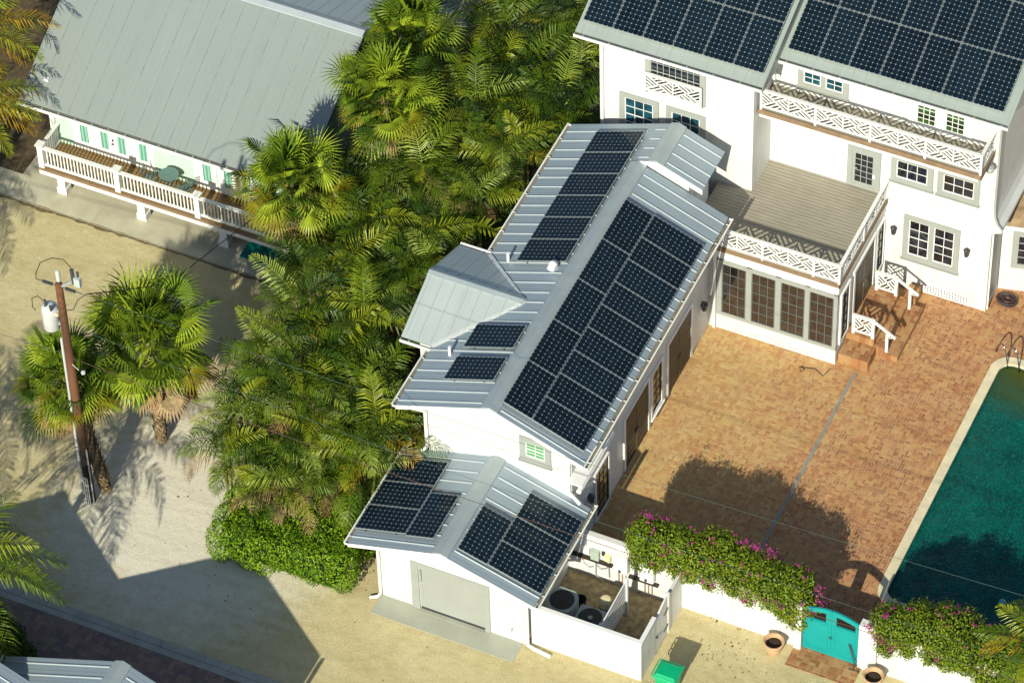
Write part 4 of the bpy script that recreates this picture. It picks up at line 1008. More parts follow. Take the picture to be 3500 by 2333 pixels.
# ================================================================== WALLS, FENCE, GATE, YARD
yf = thing('utility_fence', 'white board fence enclosing the utility yard beside the garage', 'fence', (-1.5, 1, 0))
f_ = MB(); f_.box(-3.66, 0, 0, .09, 0, 1.80); f_.build('front_panel', M['white'], yf)
f_ = MB(); f_.box(-3.68, .025, -.03, .115, 1.802, 1.86); f_.box(-.11, .025, .118, 1.1, 1.802, 1.858); f_.build('cap_rail', M['trim'], yf)
f_ = MB(); f_.box(-.09, 0, .092, 1.1, 0, 1.80); 
for k in range(1, 8): f_.box(0, .002, .092 + k * .126 - .004, .092 + k * .126 + .004, 0, 1.8)
f_.build('side_panel', M['white'], yf)
g_ = MB(); gp = []
for k in range(13):
    t = k / 12; gp.append((0, 1.115 + .92 * t, 1.62 + .22 * math.sin(t * math.pi * .5)))
g_.prism([(-.06, 1.115, .06)] + [(-.06, 2.035, .06)] + [(-.06, b, c) for a, b, c in reversed(gp)], (.058, 0, 0))
for k in range(1, 7): g_.box(-.002, .001, 1.115 + k * .13 - .004, 1.115 + k * .13 + .004, .06, 1.62)
yg = g_.build('yard_gate', M['white'], yf)
h_ = MB(); h_.bar((.012, 2.0, 1.3), (.012, 1.72, 1.22), .02, .03); h_.bar((.012, 2.0, .5), (.012, 1.72, .42), .02, .03); h_.box(0, .04, 1.14, 1.2, .78, .86); h_.build('hinge', M['black'], yg)
f_ = MB(); f_.box(-.1, 0, 2.05, 3.14, 0, 1.72); 
for k in range(1, 8): f_.box(0, .002, 2.05 + k * .136 - .004, 2.05 + k * .136 + .004, 0, 1.72)
f_.build('side_panel', M['white'], yf)
MB().box(-.13, .02, 2.03, 2.15, 0, 1.86).build('gate_post', M['trim'], yf)
inf = thing('slatted_screen', 'low white slatted screen standing across the utility yard', 'fence', (-1.45, 1.2, 0))
for y_ in (.3, 2.2): MB().box(-1.52, -1.4, y_ - .05, y_ + .05, 0, 1.72).build('post', M['trim'], inf)
s_ = MB()
for k in range(7): s_.box(-1.49, -1.45, .35, 2.15, .35 + k * .19, .49 + k * .19)
s_.build('slats', M['trim'], inf)
gwl = thing('garden_wall', 'white rendered garden wall between the sand and the courtyard', 'wall', (1, 3.2, 0))
w_ = MB(); w_.box(-3.83, 3.72, 3.14, 3.32, 0, 1.98); w_.build('wall_panel', M['white'], gwl)
for x0, x1 in ((3.74, 3.98),): MB().box(x0, x1, 3.05, 3.38, 0, 2.06).build('gate_pier', M['white'], gwl)
w2 = thing('garden_wall', 'white garden wall right of the turquoise gate below the second vine', 'wall', (9, 3.25, 0))
MB().box(6.4, 14, 3.2, 3.38, 0, 1.98).build('wall_panel', M['white'], w2); MB().box(5.81, 6.39, 3.12, 3.42, 0, 2.06).build('gate_pier', M['white'], w2)
for i_, x in ((1, 1.68), (1, 3.28)): MB().box(x - .008, x + .008, 3.132, 3.139, 0, 1.96).build('joint', M['grey_trim'], gwl)
for x in (7.9, 9.4): MB().box(x - .008, x + .008, 3.192, 3.199, 0, 1.96).build('joint', M['grey_trim'], w2)
gt = thing('garden_gate', 'bright turquoise double gate with arched top in the white wall', 'gate', (4.9, 3.2, 0))
for s_, nm in ((0, 'gate_leaf'), (1, 'gate_leaf')):
    x0, x1 = (4.0, 4.885) if s_ == 0 else (4.905, 5.79)
    top = lambda x: 1.98 + .23 * math.sin(math.pi * (x - 4.0) / 1.79)
    mb = MB(); pts = [(x0, 3.17, .05), (x1, 3.17, .05), (x1, 3.17, 1.56)] + [(x0, 3.17, 1.56)]
    mb.prism(pts, (0, .06, 0))
    ha, hb2 = (4.1, 4.72) if s_ == 0 else (5.06, 5.68)
    mb.prism([(x0, 3.17, 1.565), (ha, 3.17, 1.565)] + [(ha, 3.17, top(ha)), (x0, 3.17, top(x0))], (0, .06, 0)); mb.prism([(hb2, 3.17, 1.565), (x1, 3.17, 1.565), (x1, 3.17, top(x1)), (hb2, 3.17, top(hb2))], (0, .06, 0))
    xs = [ha + (hb2 - ha) * k / 6 for k in range(7)]
    mb.prism([(x, 3.17, top(x) - .16 - .02) for x in xs] + [(x, 3.17, top(x)) for x in reversed(xs)], (0, .06, 0))
    if s_ == 0: mb.box(4.886, 4.912, 3.155, 3.169, .05, 2.19)
    lf_ = mb.build(nm, M['turq'], gt)
    pn = MB()
    for a, b, c, e in ((x0 + .08, x1 - .08, .2, .24), (x0 + .08, x1 - .08, 1.44, 1.48), (x0 + .08, x0 + .12, .24, 1.44), (x1 - .12, x1 - .08, .24, 1.44)): pn.box(a, b, 3.158, 3.169, c, e)
    pn.build('panel_mould', M['turq'], lf_)
k_ = MB(); k_.tube([(4.9 + .045 * math.cos(t), 3.15, .95 + .045 * math.sin(t)) for t in [k * math.pi / 5 for k in range(11)]], .012, 6); k_.build('ring_handle', M['black'], gt)
rk = MB(); rk.tube([(5.5, 3.12, 1.0), (5.72, 3.06, .3), (5.75, 2.95, .03)], .012, 5); rk.tube([(5.56, 3.12, 1.0), (5.76, 3.06, .32), (5.95, 2.9, .03)], .012, 5); rk.tube([(5.6, 2.95, .03), (5.95, 2.98, .03)], .012, 5)
rk = rk.build('boot_scraper', M['black'], off=(5.75, 3, 0)); tag(rk, 'thin black metal rod stand leaning at the turquoise gate', 'rod stand')
# utility yard equipment
ac1 = thing('ac_unit', 'round-topped pale air conditioner under the garage gutter', 'air conditioner', (-3.15, 1.2, 0))
b_ = MB(); b_.prism([(x, y, .05) for x, y in rrect(-3.62, -2.72, .78, 1.66, .28)][::-1], (0, 0, .95)); b_.build('casing', M['ac'], ac1)
b_ = MB(); b_.lathe((-3.17, 1.2, 1.001), [(.02, 0), (.38, 0), (.39, .012)], 24); b_.build('fan_grille', M['acd'], ac1)
ac2 = thing('ac_unit', 'square blue-grey air conditioner with central fan behind the front fence', 'air conditioner', (-2.15, 1.0, 0))
b_ = MB(); b_.prism([(x, y, .05) for x, y in rrect(-2.62, -1.70, .62, 1.46, .1)][::-1], (0, 0, .75)); b_.build('casing', M['ac'], ac2)
b_ = MB(); b_.lathe((-2.16, 1.04, .801), [(.02, 0), (.37, 0), (.38, .015)], 24); b_.build('fan_grille', M['acd'], ac2); MB().lathe((-2.16, 1.04, .82), [(.02, 0), (.08, 0), (.07, .02)], 14).build('fan_hub', M['galv'], ac2)
bk = MB().lathe((-2.85, 1.85, 0), [(.15, 0), (.2, .45), (.2, .46), (.18, .46), (.15, .06)], 18, cap=False).build('bucket', M['black'], off=(-2.85, 1.85, 0)); tag(bk, 'open black bucket beside the round air conditioner', 'bucket')
pm = thing('pool_filter', 'cream pool filter canister standing by the slatted screen', 'filter', (-2.0, 2.0, 0))
MB().lathe((-2.0, 1.85, 0), [(.17, 0), (.19, .05), (.19, .55), (.2, .56), (.2, .6)], 18).build('filter_tank', M['meter'], pm); MB().lathe((-2.0, 1.85, .6), [(.2, 0), (.2, .22), (.15, .3), (.05, .32)], 18).build('filter_lid', M['cream'], pm); MB().lathe((-2.0, 1.85, .5), [(.205, 0), (.215, .02), (.205, .05)], 18).build('clamp_band', M['black'], pm)
pb = thing('pump', 'small dark pump tucked beside the pool filter', 'pump', (-1.68, 1.75, 0)); MB().lathe((-1.68, 1.7, 0), [(.1, 0), (.12, .3), (.08, .42), (.02, .43)], 12).build('pump_body', M['black'], pb); MB().tube([(-1.68, 1.7, .2), (-1.68, 2.1, .2), (-1.8, 2.3, .2)], .03, 6).build('pump_pipe', M['trim'], pb)
wy = 3.14
for x0, x1, lab in ((-2.22, -1.74, 'white wall-hung water heater in the yard, left of the two'), (-1.34, -.86, 'white wall-hung water heater half under the bougainvillea')):
    h_ = thing('water_heater', lab, 'water heater', ((x0 + x1) / 2, 3.05, .9), 'water heaters on the yard wall')
    b_ = MB(); b_.prism([(x, y, .95) for x, y in rrect(x0, x1, 2.9, 3.135, .06)][::-1], (0, 0, .78)); b_.build('casing', M['trim'], h_)
    MB().box((x0 + x1) / 2 - .05, (x0 + x1) / 2 + .03, 2.885, 2.899, .98, 1.1).build('control_panel', M['black'], h_)
    c_ = MB()
    for q in (-.12, 0, .12): c_.tube([((x0 + x1) / 2 + q, 3.05, .95), ((x0 + x1) / 2 + q, 3.07, .15)], .012, 5)
    c_.build('pipework', M['cu'], h_)
for x0, x1, z0, z1, dp, m_, nm, lab in ((-3.38, -3.08, 1.15, 1.42, .1, 'trim', 'switch_box', 'pale grey electric box on the yard wall nearest the garage'), (-3.02, -2.74, 1.02, 1.42, .14, 'meter', 'switch_box', 'grey-green electric box on the yard wall'), (-2.55, -2.36, 1.12, 1.38, .12, 'cream', 'switch_box', 'cream plastic control box left of the water heaters'), (-3.50, -3.28, .62, .92, .1, 'trim', 'switch_box', 'white breaker box with red sign low on the yard wall'), (-2.66, -2.58, 1.3, 1.42, .08, 'black', 'switch_box', 'small black junction box between the grey-green and cream boxes')):
    o_ = MB(); o_.box(x0, x1, wy - dp, wy - .002, z0, z1); o_.box(x0 - .01, x1 + .01, wy - dp - .015, wy - .003, z1, z1 + .02)
    o_ = o_.build(nm, M[m_], off=((x0 + x1) / 2, wy, z0)); tag(o_, lab, 'electric box', 'electric boxes on the yard wall')
    if z0 < .7: s_ = MB(); s_.box(x1 - .05, x1 - .005, wy - dp - .004, wy - dp - .001, z0 + .18, z0 + .24); s_.build('warning_sticker', plain('red_sticker', (.6, .02, .02), .5), o_)
cd = MB()
cd.tube([(-2.9, 3.08, 1.0), (-2.88, 3.08, .75), (-2.7, 3.06, .6), (-2.5, 3.07, .72), (-2.45, 3.08, 1.1)], .014, 5); cd.tube([(-2.88, 3.09, 1.0), (-2.88, 3.09, .2), (-2.6, 3.05, .1)], .016, 5); cd.tube([(-2.45, 3.08, 1.1), (-2.42, 3.08, .3)], .014, 5)
cd.tube([(-3.2, 3.09, 1.5), (-3.2, 3.09, 1.75)], .014, 5); cd.tube([(-3.3, 3.08, .62), (-3.1, 3.06, .5), (-2.95, 3.06, .6)], .012, 5)
cd = cd.build('conduit', M['galv'], off=(-2.8, 3.1, 0)); tag(cd, 'looping grey cable conduits between the yard wall boxes', 'conduit')
dl = MB().box(-3.7, -2.3, 3.0, 3.128, .92, .99); dl.box(-1.75, -.75, 3.0, 3.128, .72, .78)
dl = dl.build('cable_tray', M['darkwood'], off=(-2.5, 3.06, .9)); tag(dl, 'dark timber rail carrying boxes along the yard wall', 'wall rail')
# bin
bn = thing('wheelie_bin', 'green plastic wheeled rubbish bin on the sand by the fence corner', 'bin', (.9, .1, 0))
b_ = MB(); prof = [(.24, .28, .05), (.33, .36, .95)]
def frust(mb, cx, cy, s0, z0, s1, z1):
    a = [V3(cx - s0[0], cy - s0[1], z0), V3(cx + s0[0], cy - s0[1], z0), V3(cx + s0[0], cy + s0[1], z0), V3(cx - s0[0], cy + s0[1], z0)]; b = [V3(cx - s1[0], cy - s1[1], z1), V3(cx + s1[0], cy - s1[1], z1), V3(cx + s1[0], cy + s1[1], z1), V3(cx - s1[0], cy + s1[1], z1)]
    mb.face(a[::-1]); mb.face(b)
    for i in range(4): j = (i + 1) % 4; mb.face([a[i], a[j], b[j], b[i]])
frust(b_, .9, .0, (.25, .25), .06, (.335, .32), .88); frust(b_, .9, .0, (.36, .345), .88, (.37, .355), .95)
b_.build('body', M['binp'], bn)
b_ = MB(); frust(b_, .9, .0, (.385, .37), .951, (.37, .35), .985); frust(b_, .9, -.01, (.35, .32), .986, (.27, .24), 1.04); b_.build('lid', M['binp'], bn)
b_ = MB(); b_.tube([(.55, .36, .93), (.5, .36, .93), (.46, .3, .95), (.46, -.3, .95), (.5, -.36, .93)], .018, 6)
for q in (-.12, .12): b_.tube([(.46, q, .95), (.56, q, .93)], .016, 6)
b_.build('handle', M['binp'], bn)
for q in (-.25, .25): MB().tube([(.66, q - .03, .1), (.66, q + .03, .1)], .1, 14).build('wheel', M['black'], bn)
def pot(x, y, lab, sc=1):
    p_ = thing('terracotta_pot', lab, 'plant pot', (x, y, 0), 'terracotta pots along the garden wall')
    MB().lathe((x, y, 0), [(.15 * sc, 0), (.24 * sc, .2), (.29 * sc, .42), (.27 * sc, .5), (.33 * sc, .53), (.34 * sc, .58), (.31 * sc, .60), (.27 * sc, .58), (.24 * sc, .46)], 26, cap=False).build('pot_body', M['terra'], p_, smooth=True)
    MB().lathe((x, y, .42), [(.01, 0), (.25 * sc, 0)], 20, cap=False).build('soil', M['soil'], p_)
pot(3.27, 2.62, 'empty terracotta pot on the sand left of the turquoise gate'); pot(6.52, 2.62, 'terracotta pot by the white pier right of the turquoise gate')
# pool ladder
pl = thing('pool_ladder', 'bent stainless steel handrails at the pool corner', 'pool rail', (5.6, 16.7, 0))
for x0, off in ((5.2, 0), (5.6, .0)):
    pts = []
    y0 = 16.95 if x0 < 5.5 else 16.95
    for t in range(13):
        u = t / 12; a = math.pi * u
        pts.append((x0 + .62 * u * .9, y0 - .42 * u, .05 + .72 * math.sin(a) ** .7 - .25 * u))
    MB().tube(pts, .024, 8).build('handrail', M['ss'], pl, smooth=True)
    MB().lathe((x0, y0, .01), [(.05, 0), (.05, .03), (.03, .045)], 10).build('foot_flange', M['ss'], pl)
# hose coil
hp = []
for k in range(150):
    t = k / 149; a = t * 2 * math.pi * 9; rr = .2 + .1 * math.sin(a * .37) + .06 * R.random(); hp.append((4.75 + rr * math.cos(a) * 1.1, 19.15 + rr * math.sin(a) * .8, .04 + .1 * t + .02 * R.random()))
hs = MB().tube(hp, .018, 6).build('garden_hose', M['hose'], off=(4.75, 19.15, 0), smooth=True); tag(hs, 'coiled dark brown garden hose heaped at the house corner', 'hose')
cw = MB().tube([(-.35, 13.85, .02), (-.2, 13.7, .03), (-.28, 13.6, .02), (-.4, 13.75, .03), (.1, 13.9, .02), (.45, 13.7, .02), (.55, 14.1, .02)], .012, 5).build('loose_cable', M['wire_k'], off=(0, 13.8, 0)); tag(cw, 'thin loose black cable curled on the bricks below the sunroom', 'cable')

# ================================================================== UTILITY POLE AND WIRES
PX, PY = -18.86, -.36
up_ = thing('utility_pole', 'tall reddish timber utility pole with transformer, insulators and side conduit', 'utility pole', (PX, PY, 0))
MB().tube([(PX, PY, -.2), (PX, PY, 2.55)], [.155, .148], 14).build('creosoted_butt', M['pole_k'], up_, smooth=True)
MB().tube([(PX, PY, 2.55), (PX, PY, 5), (PX, PY, 10.05)], [.147, .137, .118], 14).build('pole_shaft', M['pole'], up_, smooth=True)
MB().tube([(PX - .2, PY - .06, .3), (PX - .19, PY - .06, 4), (PX - .17, PY - .05, 7.6)], .042, 8).build('riser_conduit', M['transf'], up_)
gm_ = MB()
for q in (-.07, 0, .07): gm_.tube([(PX + .02 + q, PY - .2, .0), (PX + .02 + q, PY - .2, 1.3)], .022, 6)
gm_.tube([(PX + .16, PY - .1, 0), (PX + .16, PY - .1, 2.6)], .025, 6); gm_.build('ground_conduit', M['galv'], up_)
tr = MB().lathe((PX - .45, PY - .02, 7.95), [(.05, 0), (.24, .02), (.26, .06), (.26, .86), (.24, .95), (.12, 1.02), (.02, 1.03)], 20).build('transformer', M['transf'], up_, smooth=True)
MB().box(PX - .3, PX - .12, PY - .05, PY + .05, 8.2, 8.3).box(PX - .3, PX - .12, PY - .05, PY + .05, 8.75, 8.85).build('bracket', M['galv'], tr)
MB().lathe((PX - .52, PY - .1, 8.95), [(.05, 0), (.04, .15), (.05, .18), (.03, .3)], 8).build('bushing', M['insul'], tr)
MB().lathe((PX - .28, PY - .2, 8.95), [(.04, 0), (.05, .2), (.02, .22)], 8).build('bushing', M['insul'], tr)
MB().tube([(PX - .74, PY, 8.6), (PX - .78, PY, 8.5), (PX - .76, PY, 8.15), (PX - .68, PY, 8.1)], .025, 6).build('lifting_handle', M['galv'], tr)
tr2 = MB(); tr2.bar((PX - .35, PY - .1, 8.7), (PX - .1, PY - .12, 8.75), .06, .1); tr2.build('terminal_block', M['cream'], tr)
MB().lathe((PX - .05, PY + .1, 10.05), [(.05, 0), (.07, .05), (.075, .4), (.06, .46), (.02, .47)], 12).build('surge_cap', M['transf'], up_)
for sg in (-1, 1):
    i_ = MB(); x0 = PX + sg * .2
    for k in range(6): i_.lathe((0, 0, 0), [(.025, 0), (.055, .02), (.02, .04)], 8) if 0 else None
    for k in range(7):
        cx = PX + sg * (.24 + k * .05); i_.tube([(cx - .012, PY, 9.95), (cx + .012, PY, 9.95)], .055, 8)
    i_.tube([(PX + sg * .12, PY, 9.95), (PX + sg * .78, PY, 9.95)], .018, 6); i_.build('insulator', M['insul'], up_)
ct = MB(); ct.bar((PX + .1, PY, 10.0), (PX + .5, PY + .05, 10.35), .05, .08); ct.build('cutout_bracket', M['galv'], up_)
ct = MB(); ct.tube([(PX + .52, PY + .05, 10.25), (PX + .5, PY + .05, 10.85)], .06, 8); ct.tube([(PX + .66, PY + .1, 10.2), (PX + .66, PY + .1, 10.75)], .04, 8); ct.build('fuse_cutout', M['insul'], up_)
ct = MB(); ct.box(PX + .56, PX + .76, PY - .02, PY + .12, 10.2, 10.55); ct.build('fuse_housing', M['ac'], up_)
lp = MB(); lp.tube([(PX - .78, PY, 9.95), (PX - .76, PY, 10.2), (PX - .55, PY, 10.75), (PX - .1, PY, 11.15), (PX + .3, PY, 11.25), (PX + .5, PY + .03, 10.95)], .014, 5); lp.build('jumper_wire', M['wire_k'], up_)
lp = MB(); lp.tube([(PX - .55, PY - .1, 9.15), (PX - .75, PY - .1, 9.3), (PX - .98, PY - .1, 9.1), (PX - 1.0, PY - .1, 8.7), (PX - .9, PY - .1, 8.6)], .014, 5); lp.build('jumper_wire', M['wire_k'], up_)
lp = MB(); lp.tube([(PX + .15, PY, 8.95), (PX + .4, PY, 9.1), (PX + .6, PY, 9.6), (PX + .8, PY + .2, 9.75)], .014, 5); lp.build('jumper_wire', M['wire_k'], up_)
sl = MB(); sl.lathe((PX + .55, PY - .2, 6.45), [(.02, 0), (.07, .03), (.07, .1), (.02, .12)], 10); sl.tube([(PX + .12, PY - .1, 6.6), (PX + .4, PY - .2, 6.55)], .014, 5); sl.build('lamp', M['transf'], up_)
def wire(name, lab, pts, r, m):
    q = MB(); P_ = []
    for (a, b) in zip(pts, pts[1:]):
        a, b = Vector(a), Vector(b)
        for k in range(8): t = k / 8; P_.append(a.lerp(b, t) - V3(0, 0, .012 * (b - a).length * 4 * t * (1 - t) * .35))
    P_.append(Vector(pts[-1])); q.tube(P_, r, 5)
    o = q.build(name, M[m], off=tuple(Vector(pts[0]))); tag(o, lab, 'overhead wire', 'overhead wires along the drive')
wire('overhead_wire', 'uppermost thin wire from the pole top across the garage roof to the pool', [(PX + .78, PY, 9.95), (-4, PY, 9.82), (14, PY, 10.6)], .006, 'wire')
wire('overhead_wire', 'middle thin wire from the pole across the palms and pool house gable', [(PX + .15, PY, 8.3), (-7.6, PY, 7.45), (14, PY, 7.6)], .006, 'wire')
wire('overhead_wire', 'thick brown cable from the pole over the garage solar panels to the gate', [(PX + .12, PY, 6.75), (-8, PY, 6.42), (14, PY, 6.7)], .010, 'wire_b')
wire('overhead_wire', 'thin wire running to the pole from the left edge of the photo', [(-40, PY, 6.3), (PX - .15, PY, 6.85)], .010, 'wire')
wire('overhead_wire', 'black twisted service cable climbing from the pole towards the neighbour porch', [(PX + .8, PY + .2, 9.75), (-17.8, 4.0, 6.2), (-17.5, 11.3, 3.6)], .018, 'wire_k')

# ================================================================== PLANTS
def rv(a, b): return R.uniform(a, b)
def frond(mb, base, az, el, Ln, bend, npair, ll, mi, droop=.35, wid=.042, vee=.35):
    """feather leaf: arching rachis with paired leaflets"""
    p = Vector(base); e = el; n = 12; st = Ln / n; P_ = [p.copy()]; T = []
    for k in range(n):
        e = el - bend * ((k + 1) / n) ** 1.2
        d = V3(math.cos(az) * math.cos(e), math.sin(az) * math.cos(e), math.sin(e)); T.append(d); p = p + d * st; P_.append(p.copy())
    T.append(T[-1]); sd = V3(-math.sin(az), math.cos(az), 0)
    for k in range(n):
        w_ = .018 * (1 - .8 * k / n); s2 = sd * w_; mb.face([P_[k] - s2, P_[k] + s2, P_[k + 1] + s2 * .9, P_[k + 1] - s2 * .9], mi)
    tw = rv(-.25, .25)
    for k in range(npair):
        t = .16 + .84 * k / (npair - 1); f = t * n; i = min(int(f), n - 1); q = P_[i].lerp(P_[i + 1], f - i); d = T[i]
        upv = sd.cross(d); upv = upv if upv.z > 0 else -upv
        l = ll * (math.sin(math.pi * (t * .86 + .10)) ** .7) * rv(.9, 1.08)
        for sg in (-1, 1):
            if R.random() < .05: continue
            sv_ = (sd * sg * math.cos(tw) + upv * sg * math.sin(tw))
            a = (d * (.35 + .75 * t * t + rv(-.18, .18)) + sv_ * .85 + upv * (vee + rv(-.22, .22))).normalized()
            m1 = q + a * l * .5; b = (a + d * .25 - V3(0, 0, droop + rv(0, .4))).normalized(); tp = m1 + b * l * .5 * rv(.8, 1.1)
            wv = d * wid * .5
            mb.face([q - wv * .6, q + wv * .6, m1 + wv, m1 - wv], mi); mb.face([m1 - wv, m1 + wv, tp + wv * .2, tp - wv * .2], mi)
def areca(seed, nf=17, Ln=2.1):
    R.seed(seed); mb = MB()
    stems = [(rv(-.45, .45), rv(-.45, .45), rv(-.7, .1)) for _ in range(4)]
    for k in range(nf):
        s_ = stems[k % 4]; az = 2.4 * k + rv(-.4, .4); tt = k / nf
        el = rad(86 - 72 * tt + rv(-8, 8)); mi = R.choice((0, 0, 0, 1, 1, 1, 2, 5)) if tt < .75 else R.choice((0, 1, 1, 2, 3, 4))
        frond(mb, s_, az, el, Ln * rv(.7, 1.2), rad(rv(60, 120)), 27, .64, mi, rv(.45, 1.0), .038, rv(-.1, .45))
    return mb, stems
ARM = []
AM = [M['g1'], M['g2'], M['g3'], M['g4'], M['gd'], leaf('frond_pale', (.17, .24, .03), (.27, .34, .06), .4, .12)]
for sdd in (11, 12, 13, 14, 15, 16, 17, 18, 19):
    mb, st_ = areca(sdd); ARM.append((mb.mesh('areca_crown', AM), st_))
PLIST = [(-14.51, 19.76, 4.87), (-13.33, 20.35, 5.2), (-12.05, 20.67, 5.0), (-11.38, 21.33, 5.27), (-13.1, 18.46, 5.15), (-12.08, 19.32, 4.58), (-10.88, 19.47, 4.49), (-13.16, 16.54, 5.25), (-12.08, 17.24, 4.64), (-10.82, 17.6, 4.6), (-9.9, 17.6, 4.9), (-13.06, 14.95, 4.73), (-11.77, 14.91, 5.09), (-10.9, 15.34, 4.5), (-10.5, 16.5, 4.3), (-15.65, 12.2, 4.0), (-14.62, 12.29, 4.77), (-13.55, 12.71, 5.02), (-12.57, 12.9, 4.63), (-11.41, 12.77, 4.82), (-11.0, 13.72, 4.2), (-15.28, 10.04, 4.01), (-14.03, 10.45, 4.75), (-12.92, 10.71, 4.55), (-11.87, 11.07, 4.23), (-11.5, 11.9, 3.9), (-15.12, 7.93, 4.71), (-14.28, 8.69, 4.31), (-13.07, 8.77, 4.55), (-11.95, 8.76, 4.68), (-11.7, 9.7, 4.3), (-14.65, 6.36, 4.63), (-13.8, 7.06, 4.09), (-12.45, 6.86, 4.47), (-11.85, 7.2, 4.1), (-14.7, 4.63, 4.52), (-13.58, 4.81, 4.43), (-12.72, 5.76, 3.63), (-11.8, 6.01, 3.66), (-14.81, 3.8, 3.68), (-13.24, 3.21, 4.39), (-12.28, 3.95, 3.84), (-11.07, 4.29, 4.03), (-10.98, 5.0, 3.7), (-14.49, 2.01, 3.84), (-13.4, 2.24, 3.69), (-12.15, 2.45, 3.63), (-10.93, 2.76, 3.86), (-10.35, 3.4, 3.6), (-14.47, .8, 3.7), (-13.53, .92, 3.16), (-12.24, 1.07, 3.2), (-11.11, 1.76, 2.9), (-10.5, 2.2, 3.0), (-12.7, .6, 2.9)]
GRP = 'feathery palms in the thicket between the houses'
def area_label(x, y):
    if y > 16: return 'feathery green palm in the back of the thicket beside the tall white house'
    if y > 11 and x > -12: return 'feathery green palm in the thicket beside the pool house solar gutter'
    if y > 11: return 'feathery green palm in the thicket below the tall fan palms'
    if y > 5.5 and x > -12.6: return 'feathery green palm in the thicket beside the cross gable roof'
    if y > 5.5: return 'feathery green palm in the thicket right of the neighbour porch end'
    if x < -13.3: return 'feathery green palm at the sandy edge of the thicket'
    if y < 2.6: return 'feathery green palm leaning over the clipped hedge'
    return 'feathery green palm in the middle of the thicket front, left of the garage'
for k, (x, y, z) in enumerate(PLIST):
    R.seed(500 + k)
    t = thing('areca_palm', area_label(x, y), 'palm tree', (x, y, 0), GRP)
    me, stems = ARM[(k * 4 + k // 9) % 9]
    c = bpy.data.objects.new('crown', me); COL.objects.link(c); c.parent = t; c.location = (0, 0, z - .35); ang = rv(0, 6.28); c.rotation_euler = (0, 0, ang); s_ = rv(.74, 1.14); c.scale = (s_, s_, s_)
    tm = MB()
    for sx, sy, sz in stems:
        ex = (sx * math.cos(ang) - sy * math.sin(ang)) * s_; ey = (sx * math.sin(ang) + sy * math.cos(ang)) * s_
        tm.tube([(x + ex * .3, y + ey * .3, 0), (x + ex * .8, y + ey * .8, z * .5), (x + ex, y + ey, z - .35 + sz * s_)], [.05, .04, .035], 6)
    tm.build('trunk', M['stem'], t)

def fanleaf(mb, base, az, el, pl_, bl, mi, nb_=24, spread=2.35, droop=.3, wid=.05):
    d = V3(math.cos(az) * math.cos(el), math.sin(az) * math.cos(el), math.sin(el)); sd = V3(-math.sin(az), math.cos(az), 0)
    tw = rv(-1.0, 1.0); nrm = sd.cross(d); nrm = nrm if nrm.z > 0 else -nrm
    sd2 = sd * math.cos(tw) + nrm * math.sin(tw)
    base = Vector(base); hub = base + d * pl_ - V3(0, 0, .06 * pl_); s2 = sd * .014
    mb.face([base - s2, base + s2, hub + s2, hub - s2], mi)
    nb = nb_
    for k in range(nb):
        ph = spread * (2 * k / (nb - 1) - 1); l = bl * (1 - .22 * abs(ph) / spread) * rv(.92, 1.06)
        a = (d * math.cos(ph) + sd2 * math.sin(ph) + nrm * .16 * abs(math.sin(ph))).normalized()
        w_ = a.cross(nrm).normalized() * wid
        m1 = hub + a * l * .55; b = (a - V3(0, 0, droop)).normalized(); tp = m1 + b * l * .45
        mb.face([hub - w_ * .12, hub + w_ * .12, m1 + w_ * .5, m1 - w_ * .5], mi); mb.face([m1 - w_ * .5, m1 + w_ * .5, tp], mi)
def sabal(seed, n=104, pl_=(.5, 1.35), bl=.9):
    R.seed(seed); mb = MB()
    for k in range(n):
        tt = k / n; el = rad(86 - 130 * tt ** 1.1 + rv(-16, 16)); az = 2.399 * k + rv(-.6, .6)
        mi = R.choice((0, 0, 0, 1, 1, 4)) if tt < .6 else R.choice((0, 2, 4, 1)) if tt < .86 else R.choice((2, 3, 4))
        fanleaf(mb, (rv(-.1, .1), rv(-.1, .1), rv(-.3, .15)), az, el, rv(*pl_), bl * rv(.72, 1.12), mi, R.choice((19, 21, 23)), rv(1.5, 2.2), .12 + .5 * tt + rv(0, .4), .05)
    sk = MB()
    for k in range(46):
        az = 2.399 * k + rv(-.3, .3); fanleaf(sk, (0, 0, rv(-.7, -.25)), az, rad(rv(-80, -30)), rv(.5, 1.0), bl * .85, R.choice((0, 0, 1)), 13, rv(.8, 1.4), .9, .07)
    return mb.mesh('fan_crown', [M['s1'], M['s2'], M['s3'], M['gd'], M['g2']]), sk.mesh('fan_skirt', [M['gd'], M['boot']])
SAB = [sabal(31), sabal(32), sabal(33, 100)]
